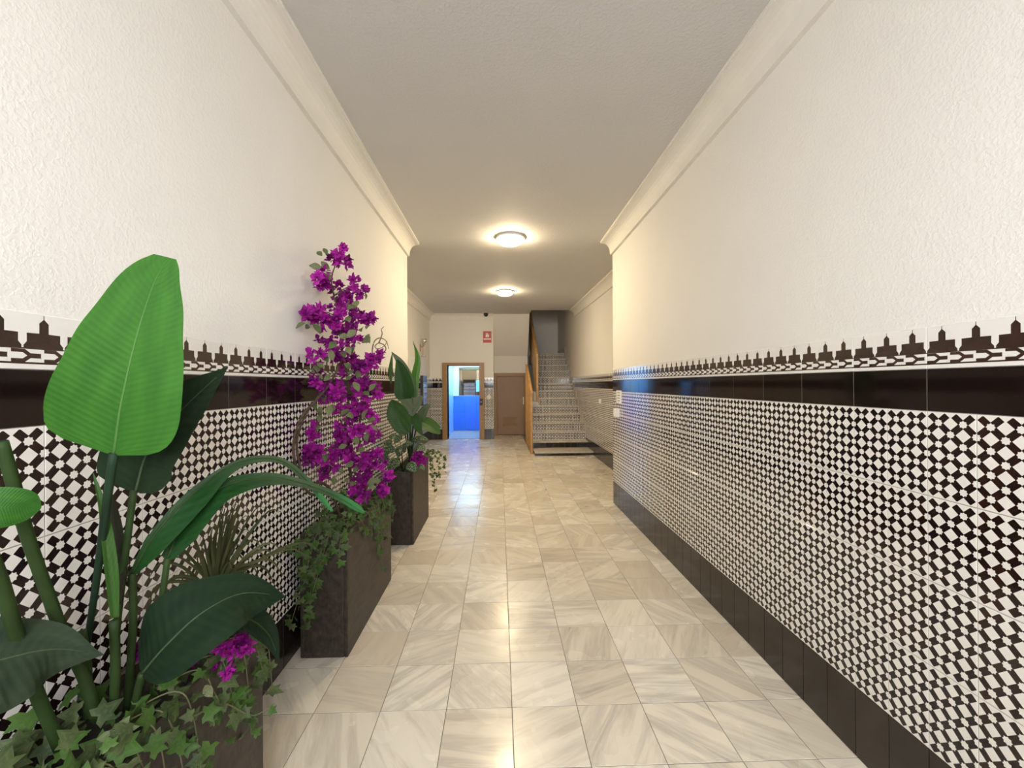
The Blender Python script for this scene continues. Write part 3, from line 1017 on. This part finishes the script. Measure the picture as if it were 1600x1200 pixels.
# furled young leaf and the dark folded one behind it
add_leaf(bp, pl_([(178, 965, .99), (170, 880, .98), (160, 800, .98), (145, 738, .98)]), (0.75, -0.6, 0),
         [(0, .006, .008), (.3, .009, .014), (.6, .008, .012), (.9, .003, .005), (1, .0006, .0006)], L['leafy'], None, 0.5, 0, 0, 0.004,
         pl_([(178, 970, .99), (180, 1040, 1.0), (178, 1115, 1.01)]), (0.010, 0.010))
add_leaf(bp, pl_([(186, 945, 1.03), (184, 880, 1.04), (178, 810, 1.05), (166, 748, 1.05)]), (0.4, -1, 0),
         [(0, .006, .004), (.3, .016, .020), (.55, .016, .018), (.85, .008, .008), (1, .001, .001)], L['brown'], None, 0.3)
# two long arching leaves
add_leaf(bp, pl_([(206, 898, 1.06), (240, 838, 1.08), (300, 772, 1.13), (370, 724, 1.20), (432, 718, 1.28), (474, 746, 1.34), (519, 799, 1.40)]), (0.45, -0.75, 0.62),
         [(0, .006, .008), (.12, .010, .045), (.3, .012, .055), (.45, .009, .026), (.6, .009, .014), (.8, .010, .010), (.93, .009, .009), (1, .004, .004)], L['arch'], 'stalk', 0.30, 0, 0, 0.004,
         pl_([(206, 896, 1.06), (208, 960, 1.07), (204, 1040, 1.08), (198, 1110, 1.09)]), (0.0085, 0.009))
add_leaf(bp, pl_([(262, 872, 1.10), (285, 820, 1.12), (345, 762, 1.17), (420, 746, 1.26), (480, 758, 1.34), (530, 778, 1.42), (569, 801, 1.48)]), (0.45, -0.75, 0.62),
         [(0, .01, .016), (.1, .020, .052), (.3, .018, .050), (.48, .014, .030), (.65, .012, .014), (.85, .013, .013), (.95, .012, .012), (1, .004, .004)], L['arch'], 'stalk', 0.30, 0, 0, 0.004,
         pl_([(262, 872, 1.10), (252, 940, 1.10), (236, 1010, 1.10), (212, 1105, 1.10)]), (0.0075, 0.008))
# big dark drooping leaf and the narrow one below it
add_leaf(bp, pl_([(222, 1052, 1.02), (262, 1006, 1.02), (318, 956, 1.06), (380, 927, 1.13), (446, 932, 1.22)]), (0.0, -0.80, 0.60),
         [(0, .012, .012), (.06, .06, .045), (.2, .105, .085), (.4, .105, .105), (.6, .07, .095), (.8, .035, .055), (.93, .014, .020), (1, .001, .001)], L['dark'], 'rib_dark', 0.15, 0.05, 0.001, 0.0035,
         pl_([(222, 1052, 1.02), (214, 1085, 1.03), (208, 1120, 1.05)]), (0.008, 0.009))
add_leaf(bp, pl_([(300, 1010, 1.16), (345, 982, 1.18), (388, 968, 1.22), (420, 992, 1.27), (436, 1033, 1.29)]), (0.2, -0.6, 0.75),
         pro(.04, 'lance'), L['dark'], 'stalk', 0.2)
# grey leaf coming in from the left
add_leaf(bp, pl_([(-120, 1090, .74), (-50, 1050, .76), (20, 1026, .80), (90, 1014, .85), (162, 1023, .90)]), (0.05, -0.80, 0.62),
         [(0, .02, .02), (.1, .06, .06), (.3, .09, .10), (.5, .07, .09), (.75, .03, .045), (.9, .01, .016), (1, .001, .001)], L['grey'], 'rib_dark', 0.12, 0.05, 0.001, 0.003)
add_leaf(bp, pl_([(-110, 800, .70), (-50, 797, .72), (10, 793, .75), (64, 794, .79)]), (0.1, -1, 0.3),
         [(0, .01, .01), (.1, .03, .03), (.4, .036, .036), (.75, .033, .032), (.93, .02, .018), (1, .002, .002)], L['bright'], None, 0.05)
# bare stalks whose leaves rise out of view
for sp, w0 in (([(2, 690, .80), (18, 745, .82), (42, 835, .86), (72, 920, .90), (102, 1000, .94), (132, 1060, .98), (152, 1125, 1.0)], .0125),
               ([(-30, 830, .72), (0, 905, .76), (26, 992, .82), (52, 1070, .88), (95, 1170, .94)], .0125),
               ([(128, 985, 1.0), (136, 1040, 1.0), (138, 1120, 1.0)], .010)):
    part('leaf_stalk', tube(spline(pl_(sp), 5), (w0 * .8, w0), 8), M['stalk'], bp, True)

# ---- grass tuft at the back of the near planter
random.seed(11)
gt = thing('grass_tuft', (-1.02, 1.36, S1), 'tuft of long thin arching grass behind the big dark leaf', 'grass plant')
g0 = px(335, 925, 1.36)
part('tuft_base', tube([Vector((g0.x, 1.36, S1)), g0], (0.012, 0.02), 7), M['stalk_dark'], gt, True)
for k in range(64):
    a = random.uniform(-1.55, 1.25)
    ln = random.uniform(0.18, 0.37)
    dy = random.uniform(-0.25, 0.75)
    d = Vector((math.sin(a) * 0.62, 0, math.cos(a) * 0.9 + 0.1))
    p1 = g0 + d * ln * 0.5 + Vector((0, dy * ln * 0.5, 0))
    p2 = g0 + d * ln * 0.85 + Vector((0, dy * ln, -abs(math.sin(a)) * 0.05))
    p3 = g0 + d * ln * 1.05 + Vector((0, dy * ln * 1.3, -0.05 - abs(math.sin(a)) * 0.10))
    for q in (p1, p2, p3):
        q.x = max(q.x, XL + 0.01)
    wd = random.uniform(0.0022, 0.0065)
    V, F, U, _ = leaf_geo([g0 + Vector((random.uniform(-.012, .012), random.uniform(-.012, .012), 0)), p1, p2, p3], (0.2, -1, 0.2), [(0, wd, wd), (.5, wd, wd), (1, wd * .1, wd * .1)], 0.3, 0, 3, 1)
    part('blade', (V, F), L['grass'], gt, True, U)


# ---- ivy
def ivy_mesh(name, mat):
    out = [(0, 0), (.20, -.16), (.52, -.12), (.38, .12), (.62, .46), (.28, .46), (.0, 1.0), (-.28, .46), (-.62, .46), (-.38, .12), (-.52, -.12), (-.20, -.16)]
    V = [(0, 0.26, 0.05)] + [(a, b, -0.16 * (abs(a) + 0.25 * b * b)) for a, b in out]
    F = [(0, i + 1, (i + 1) % 12 + 1) for i in range(12)]
    U = [(0.5, 0)] + [(0.5 + b * 0.4, 1) for a, b in out]
    return mesh(name, V, F, mat, U, True)


IVY = [ivy_mesh('ivy_leaf', L['ivy']), ivy_mesh('ivy_leaf', L['ivy_bright'])]


def orient(nrm, roll):
    """euler that turns local z to nrm with a spin about it"""
    q = Vector((0, 0, 1)).rotation_difference(Vector(nrm).normalized())
    return (q.to_matrix() @ Matrix.Rotation(roll, 3, 'Z')).to_euler()


def put(name, me, plant, p, nrm, roll, s):
    o = link(name, me, plant, Vector(p) - base_of(plant), orient(nrm, roll))
    o.scale = (s, s, s)
    return o


def strand(plant, P, size, gap, bright=0.3, spread=0.02, out=(0.5, -0.7, 0.5), vine=0.0018, limit=None):
    """a trailing vine with its leaves; limit(p) pushes a leaf out of walls and planters"""
    C_ = spline(P, 6)
    part('vine', tube(C_, (vine * 1.3, vine * 0.7), 5), M['vine'], plant, True)
    acc = 0.0
    for i in range(1, len(C_)):
        seg = (C_[i] - C_[i - 1]).length
        acc += seg
        while acc > gap:
            acc -= gap
            p = C_[i] + Vector([random.gauss(0, spread) for _ in range(3)])
            if limit:
                p = limit(p)
            n = Vector(out) + Vector([random.gauss(0, 0.45) for _ in range(3)])
            put('leaf', IVY[1 if random.random() < bright else 0], plant, p, n, random.uniform(0, 6.28), size * random.uniform(0.65, 1.25))


def lim(p, a=0.006):
    p = Vector(p)
    p.x = max(p.x, XL + 0.042)
    return p


def mound(plant, box_, n, size, bright, zr, out=(0.35, -0.55, 0.8)):
    x0, x1, y0, y1 = box_
    for _ in range(n):
        p = Vector((random.uniform(x0, x1), random.uniform(y0, y1), random.uniform(*zr)))
        nn = Vector(out) + Vector([random.gauss(0, 0.45) for _ in range(3)])
        put('leaf', IVY[1 if random.random() < bright else 0], plant, lim(p), nn, random.uniform(0, 6.28), size * random.uniform(0.65, 1.25))


random.seed(5)
i1 = thing('ivy_plant', (-0.95, 1.0, S1), 'bright leafy ivy spilling over the near planter at the bottom left', 'ivy')
mound(i1, (-1.08, -0.83, 0.66, 1.06), 66, 0.046, 0.32, (PH - 0.02, PH + 0.085))
mound(i1, (-0.98, -0.82, 1.06, 1.42), 26, 0.040, 0.28, (PH - 0.03, PH + 0.035))
for (ya, yl, dx) in ((1.36, 0.17, .03), (1.22, 0.24, .02), (1.08, 0.30, .03), (0.98, 0.34, .02), (0.88, .30, .03), (1.30, 0.32, .015), (1.42, .26, .02), (1.16, .14, .03), (1.02, .2, .02), (0.93, .24, .03), (0.82, .2, .02)):
    P = [Vector((-0.93, ya - 0.05, PH + 0.01)), Vector((-0.85, ya, PH + 0.025)), Vector((-0.82, ya + 0.02, PH - 0.05)), Vector((-0.825 + dx * .4, ya + 0.05, PH - yl))]
    strand(i1, P, 0.040, 0.030, 0.3, 0.018, (0.8, -0.5, 0.3))
strand(i1, [px(300, 1120, 1.10), px(350, 1100, 1.2), px(395, 1118, 1.3), px(428, 1100, 1.34)], 0.034, 0.035, 0.6, 0.012)

i2 = thing('ivy_plant', (-0.97, 2.7, S1), 'dense ivy trailing over the planter below the bougainvillea', 'ivy')
mound(i2, (-1.09, -0.84, 2.26, 3.12), 110, 0.040, 0.38, (PH - 0.02, PH + 0.11))
for x, y0_, dx, ln in ((-1.00, 2.25, -.05, .18), (-0.95, 2.25, -.09, .34), (-0.93, 2.24, -.13, .47), (-0.90, 2.24, -.04, .15), (-0.86, 2.24, -.02, .12), (-1.06, 2.25, -.01, .22)):
    P = [Vector((x, y0_ + .10, PH + .02)), Vector((x, y0_ - 0.01, PH + .01)), Vector((x + dx * .4, y0_ - .03, PH - ln * .4)), Vector((x + dx, y0_ - .03, PH - ln))]
    strand(i2, P, 0.037, 0.019, 0.35, 0.014, (0.2, -0.9, 0.25), limit=lim)
for y, ln in ((2.58, .16), (2.72, .33), (2.80, .44), (2.90, .30), (3.0, .16), (2.45, .12), (3.08, .2)):
    P = [Vector((-0.93, y - .02, PH + .02)), Vector((-0.845, y, PH + .02)), Vector((-0.82, y + .02, PH - ln * .4)), Vector((-0.825, y + .05, PH - ln))]
    strand(i2, P, 0.035, 0.018, 0.35, 0.013, (0.9, -0.3, 0.2))
strand(i2, pl_([(520, 850, 2.28), (480, 900, 2.24), (462, 950, 2.12), (452, 985, 2.06)]), 0.032, 0.02, 0.3, 0.012, (0.2, -0.9, 0.25), limit=lim)
strand(i2, pl_([(500, 830, 2.3), (462, 850, 2.16), (438, 866, 2.02)]), 0.030, 0.02, 0.5, 0.010, (0.2, -0.9, 0.3), limit=lim)

i3 = thing('ivy_plant', (-0.9, 4.45, S1), 'small ivy hanging from the far end of the farthest planter', 'ivy')
mound(i3, (-0.92, -0.74, 4.25, 4.66), 44, 0.036, 0.5, (PH - 0.04, PH + 0.10))
for x, y, ln in ((-0.78, 4.66, .42), (-0.72, 4.60, .26), (-0.77, 4.45, .20), (-0.66, 4.66, .16)):
    P = [Vector((-0.86, y - .05, PH + .02)), Vector((x - .02, y, PH + .04)), Vector((x + .02, y + .02, PH - ln * .45)), Vector((x + .03, y + .03, PH - ln))]
    strand(i3, P, 0.034, 0.026, 0.4, 0.014, (0.6, -0.7, 0.2))


# ---- bougainvillea
def bract_mesh(seed):
    rr = random.Random(seed)
    V, F = [], []
    for b in range(8):
        a = b * 2.4 + rr.uniform(-.3, .3)
        tilt = rr.uniform(-0.15, 0.7) if b < 5 else rr.uniform(0.7, 1.35)
        o_ = Vector((rr.uniform(-.22, .22), rr.uniform(-.22, .22), rr.uniform(-.1, .25)))
        u = Vector((math.cos(a) * math.cos(tilt), math.sin(a) * math.cos(tilt), math.sin(tilt)))
        s = Vector((-math.sin(a), math.cos(a), 0))
        n = u.cross(s)
        w, l = rr.uniform(.24, .36), rr.uniform(.6, 1.0)
        k = len(V)
        pts = [(0, 0, 0), (.42, -w, .10), (.42, w, .10), (.45, 0, -.05), (.78, -w * .55, .02), (.78, w * .55, .02), (1.0, 0, .12 + rr.uniform(-.1, .1))]
        V += [o_ + u * (p[0] * l) + s * p[1] + n * (-p[2]) for p in pts]
        F += [(k, k + 3, k + 1), (k, k + 2, k + 3), (k + 1, k + 3, k + 4), (k + 3, k + 2, k + 5), (k + 3, k + 6, k + 4), (k + 3, k + 5, k + 6)]
    return mesh('flower', V, F, M['bract'])


random.seed(21)
BR = [bract_mesh(s) for s in range(6)]
bl_geo = leaf_geo([(0, 0, 0), (0, .35, .06), (0, .7, .04), (0, 1, -.06)], (0, 0, 1), [(0, .05, .05), (.25, .26, .26), (.5, .32, .32), (.8, .16, .16), (1, .01, .01)], 0.25, 0, 2, 1)
BLF = mesh('leaf', bl_geo[0], bl_geo[1], L['bougain'], bl_geo[2], True)
bo = thing('bougainvillea', (-0.97, 2.7, S1), 'tall bougainvillea covered in magenta flowers in the middle planter', 'bougainvillea')
CL = [(535, 396, 9, 5), (533, 412, 8, 4), (520, 402, 9, 5), (503, 436, 13, 9), (500, 450, 9, 4), (528, 452, 17, 10), (545, 462, 13, 8), (560, 447, 13, 9), (566, 456, 8, 4), (530, 476, 13, 8),
      (478, 493, 17, 11), (494, 488, 13, 8), (512, 498, 16, 9), (528, 492, 13, 7), (558, 498, 15, 10), (574, 495, 11, 7), (520, 518, 19, 10), (543, 522, 17, 9), (556, 536, 14, 7), (505, 540, 15, 9),
      (492, 556, 13, 8), (512, 555, 15, 8), (535, 545, 14, 6), (538, 570, 18, 12), (556, 572, 13, 7), (580, 570, 17, 11), (588, 560, 9, 4), (495, 592, 9, 5), (520, 612, 18, 12), (508, 622, 10, 5),
      (545, 590, 15, 8), (572, 592, 15, 9), (583, 612, 15, 9), (565, 618, 14, 7), (545, 632, 17, 9), (562, 645, 16, 10), (578, 650, 13, 7), (528, 655, 15, 8), (532, 678, 17, 11), (550, 672, 14, 8),
      (568, 672, 15, 8), (583, 680, 12, 6), (485, 672, 8, 5), (480, 710, 14, 10), (497, 712, 11, 7), (512, 735, 10, 5), (515, 700, 15, 7), (530, 714, 19, 12), (552, 700, 15, 8), (560, 715, 17, 11), (575, 725, 14, 8), (588, 730, 13, 8),
      (603, 752, 12, 8), (596, 765, 9, 5), (566, 745, 14, 8), (558, 765, 13, 8), (568, 775, 9, 4), (590, 705, 12, 6)]
trunk_pts = [Vector((-0.98, 2.70, S1)), px(548, 745, 2.72), px(540, 680, 2.70), px(545, 610, 2.66), px(535, 550, 2.62), px(528, 490, 2.58), px(518, 440, 2.55), px(527, 405, 2.55)]
tc = spline(trunk_pts, 6)
part('trunk', tube(tc, (0.011, 0.003), 8), M['bark'], bo, True)
part('trunk', tube(spline([Vector((-0.96, 2.64, S1)), px(520, 770, 2.55), px(485, 772, 2.36), px(463, 730, 2.25), px(459, 690, 2.22), px(472, 650, 2.26), px(492, 628, 2.34), px(515, 600, 2.5), px(535, 560, 2.6)], 5), (0.0085, 0.006), 7), M['bark'], bo, True)
part('trunk', tube(spline([Vector((-1.0, 2.60, S1)), px(512, 760, 2.5), px(478, 752, 2.32), px(466, 715, 2.26), px(465, 680, 2.25), px(482, 640, 2.30), px(505, 610, 2.46)], 5), (0.009, 0.005), 7), M['bark'], bo, True)
part('trunk', tube(spline([Vector((-0.93, 2.74, S1)), px(572, 740, 2.72), px(560, 680, 2.70), px(572, 610, 2.66), px(575, 570, 2.64)], 5), (0.013, 0.005), 7), M['bark'], bo, True)
for (x, y, r, n) in CL:
    Yc = 2.62 + random.uniform(-0.14, 0.16)
    if x < 500:
        Yc = 2.30 + (x - 460) * 0.004 + random.uniform(-.02, .03)
    elif x < 515:
        Yc = 2.46 + random.uniform(-.04, .08)
    c = px(x, y, Yc)
    c.x = max(c.x, XL + 0.05)
    q = min(tc, key=lambda p: (p - c).length)
    q = q + Vector((0, 0, -0.03))
    part('branch', tube(spline([q, (q + c) / 2 + Vector((0, 0, .02)), c], 3), (0.0035, 0.0015), 5), M['bark'], bo, True)
    rad = r * Yc / FPX
    for _ in range(int(n * 0.60) + 1):
        d = Vector([random.gauss(0, 1) for _ in range(3)]).normalized() * random.uniform(0.35, 1.0)
        p = c + Vector((d.x * rad, d.y * rad * 1.2, d.z * rad))
        p.x = max(p.x, XL + 0.062)
        nn = d + Vector((0.2, -0.6, 0.35))
        put('flower', random.choice(BR), bo, p, nn, random.uniform(0, 6.28), random.uniform(0.042, 0.058))
lv = [(505, 388), (503, 400), (502, 418), (510, 427), (515, 420), (512, 446), (555, 478), (545, 482), (571, 468), (543, 495), (462, 505), (476, 512), (566, 512), (580, 508), (572, 525), (577, 522), (576, 534), (556, 516),
      (530, 526), (525, 535), (542, 542), (534, 550), (550, 553), (520, 563), (500, 570), (506, 574), (548, 575), (553, 578), (497, 583), (516, 586), (540, 594), (552, 597), (558, 592), (568, 612), (564, 618), (505, 628), (515, 634),
      (498, 646), (518, 632), (496, 664), (500, 660), (546, 640), (552, 650), (587, 655), (580, 665), (584, 660), (541, 692), (560, 694), (570, 700), (552, 722), (556, 738), (560, 733), (536, 740), (540, 748), (508, 722), (582, 752), (576, 758),
      (590, 748), (545, 775), (478, 718), (574, 690), (529, 700), (492, 640), (509, 556), (486, 506), (560, 470), (587, 600), (575, 640), (548, 760), (520, 745)]
for (x, y) in lv:
    Yc = random.uniform(2.34, 2.48) if x > 500 else 2.30 + (x - 460) * 0.004
    p = px(x, y, Yc)
    p.x = max(p.x, XL + 0.065)
    put('leaf', BLF, bo, p, Vector((random.gauss(.2, .5), random.gauss(-.8, .3), random.gauss(.5, .4))), random.uniform(0, 6.28), random.uniform(0.045, 0.07))
# curly bare twigs to the right
for P in ([(575, 570, 2.66), (590, 557, 2.68), (602, 548, 2.7), (601, 540, 2.7), (592, 536, 2.7), (586, 541, 2.68), (590, 545, 2.68), (600, 541, 2.7), (605, 533, 2.72)],
          [(582, 562, 2.66), (582, 545, 2.68), (586, 532, 2.7), (595, 528, 2.7), (604, 534, 2.72), (607, 545, 2.72)], [(592, 536, 2.7), (597, 522, 2.7), (596, 515, 2.7), (600, 510, 2.7)]):
    part('curly_twig', tube(spline(pl_(P), 6), (0.005, 0.002), 6), M['twig'], bo, True)

# ---- paddle-leaved plant in the farthest planter
fp = thing('paddle_leaf_plant', (-0.93, 4.2, S1), 'smaller paddle-leaved plant with upright bright leaf in the farthest planter', 'plant')
root = Vector((-0.93, 4.2, S1))


def fstalk(p):
    p = px(*p)
    return [p, (p + root) / 2 + Vector((0, 0, 0.03)), root + Vector((random.uniform(-.03, .03), random.uniform(-.05, .05), 0))]


K = 4.2 / FPX
add_leaf(fp, pl_([(650, 622, 4.2), (649, 590, 4.2), (653, 560, 4.2), (645, 532, 4.2)]), (0.5, -1, 0), [(0, .01, .01), (.15, .035, .03), (.4, .045, .038), (.7, .03, .022), (.9, .008, .006), (1, .001, .001)], L['lime'], 'stalk', .25, 0, 0, .003, fstalk((650, 622, 4.2)), (.006, .006))
add_leaf(fp, pl_([(648, 630, 4.16), (640, 600, 4.14), (628, 570, 4.12), (612, 550, 4.1)]), (-0.1, -0.9, 0.4), [(0, .01, .01), (.2, .05, .05), (.5, .06, .055), (.8, .035, .03), (1, .004, .004)], L['sheen'], 'stalk', .25, 0, 0, .003, fstalk((648, 630, 4.16)), (.006, .006))
add_leaf(fp, pl_([(632, 628, 4.10), (630, 605, 4.1), (626, 580, 4.1), (620, 562, 4.1)]), (0.05, -1, 0.1), [(0, .03, .03), (.15, .085, .10), (.5, .075, .095), (.8, .045, .055), (1, .01, .01)], L['mid'], 'stalk', .2, 0, 0, .003, fstalk((632, 628, 4.1)), (.006, .006))
add_leaf(fp, pl_([(611, 600, 4.02), (610, 580, 4.02), (613, 550, 4.02)]), (0.5, -1, 0), pro(.022, 'lance'), L['leafy'], None, .25)
add_leaf(fp, pl_([(640, 676, 4.0), (630, 664, 3.98), (619, 642, 3.97), (612, 625, 3.98)]), (0.0, -1, 0.2), [(0, .01, .02), (.1, .07, .06), (.35, .10, .10), (.65, .10, .095), (.9, .05, .05), (1, .01, .01)], L['leafy'], 'stalk', .12, 0, 0, .003, fstalk((640, 676, 4.0)), (.006, .006))
add_leaf(fp, pl_([(644, 622, 4.06), (645, 630, 4.02), (645, 640, 3.98), (644, 650, 3.96)]), (0, -0.8, 0.6), [(0, .11, .12), (.3, .10, .105), (.7, .055, .055), (1, .012, .012)], L['sheen'], 'grey', .10, 0, 0, .003, fstalk((643, 650, 3.98)), (.006, .006))
add_leaf(fp, pl_([(650, 672, 4.2), (656, 655, 4.2), (664, 640, 4.22), (672, 632, 4.24)]), (-.1, -.8, .6), [(0, .02, .02), (.2, .06, .055), (.6, .055, .055), (.9, .03, .03), (1, .005, .005)], L['sheen'], 'grey', .15, 0, 0, .003, fstalk((650, 672, 4.2)), (.006, .006))
add_leaf(fp, pl_([(652, 656, 4.18), (664, 660, 4.16), (676, 667, 4.14), (688, 678, 4.12)]), (.1, -.7, .75), [(0, .02, .02), (.2, .06, .075), (.5, .07, .085), (.8, .05, .06), (1, .006, .006)], L['leafy'], 'stalk', .15, 0, 0, .003, fstalk((652, 658, 4.18)), (.006, .006))
add_leaf(fp, pl_([(642, 640, 4.08), (648, 655, 4.06), (655, 672, 4.05), (662, 682, 4.05)]), (.6, -.8, .2), pro(.055, 'lance'), L['mid'], None, .2)
add_leaf(fp, pl_([(630, 650, 4.06), (632, 662, 4.05), (637, 680, 4.05)]), (.3, -1, .2), pro(.05, 'lance'), L['mid'], None, .2)
for p in ((636, 660, 4.1), (642, 665, 4.12), (646, 662, 4.14), (632, 670, 4.1)):
    part('leaf_stalk', tube(fstalk(p), .006, 6), M['stalk_dark'], fp, True)

# ---- silver-patterned leaves around its foot
ca = thing('patterned_leaf_plant', (-0.95, 3.98, S1), 'low plant with silver patterned leaves at the edge of the farthest planter', 'plant')
cr = Vector((-0.95, 4.0, S1))
for (a, b, yy, wd) in (((618, 702), (590, 715), 3.95, .055), ((625, 690), (607, 684), 4.0, .05), ((628, 705), (645, 694), 3.9, .055), ((635, 728), (650, 738), 3.82, .05), ((625, 722), (606, 735), 3.84, .06),
                       ((648, 700), (664, 704), 3.95, .045), ((612, 695), (592, 697), 4.05, .055), ((640, 695), (655, 688), 4.1, .05), ((652, 732), (664, 735), 3.88, .03), ((620, 712), (630, 700), 3.86, .05),
                       ((616, 690), (628, 686), 4.15, .05), ((645, 690), (670, 688), 4.3, .045), ((600, 722), (596, 708), 3.92, .045)):
    p0, p1 = px(*a, yy), px(*b, yy - .05)
    mid = (p0 + p1) / 2 + Vector((0, 0, .03))
    for q in (p0, mid, p1):
        q.x = max(q.x, XL + .05)
    add_leaf(ca, [p0, mid, p1], (random.uniform(-.2, .2), -.6, .8), pro(wd), L['calathea'], None, .15, .1, .002, stalk=[p0, (p0 + cr) / 2 + Vector((0, 0, .02)), cr], sw=(.003, .003))


# ---- loose magenta flowering sprigs in the other planters
def sprig(loc, spots, n, size, label):
    t = thing('bougainvillea_sprig', loc, label, 'flowers')
    loc = Vector(loc)
    for (x, y, Y, r) in spots:
        c = px(x, y, Y)
        part('stem', tube(spline([loc, (loc + c) / 2 + Vector((0, 0, .02)), c], 4), (.003, .002), 5), M['vine'], t, True)
        for _ in range(n):
            d = Vector([random.gauss(0, 1) for _ in range(3)]).normalized() * random.uniform(0.3, 1.0) * r
            put('flower', random.choice(BR), t, c + d, d.normalized() + Vector((.2, -.7, .3)), random.uniform(0, 6.28), size * random.uniform(1.1, 1.6))
        put('leaf', BLF, t, c + Vector((-.03, -.02, -.03)), (0.2, -.8, .5), random.uniform(0, 6.28), size * 1.6)
    return t


sprig((-0.92, 1.38, S1), [(390, 1002, 1.24, .020), (372, 1010, 1.22, .022), (380, 1000, 1.26, .022), (342, 1018, 1.20, .018), (345, 1046, 1.18, .022), (292, 1040, 1.18, .012), (216, 1008, 1.12, .020)], 3, 0.024, 'magenta flower sprig at the far corner of the near planter')
sprig((-0.86, 4.1, S1), [(648, 716, 4.0, .035), (660, 722, 4.0, .03), (655, 712, 4.05, .03)], 7, 0.036, 'small magenta flower sprig in the farthest planter')
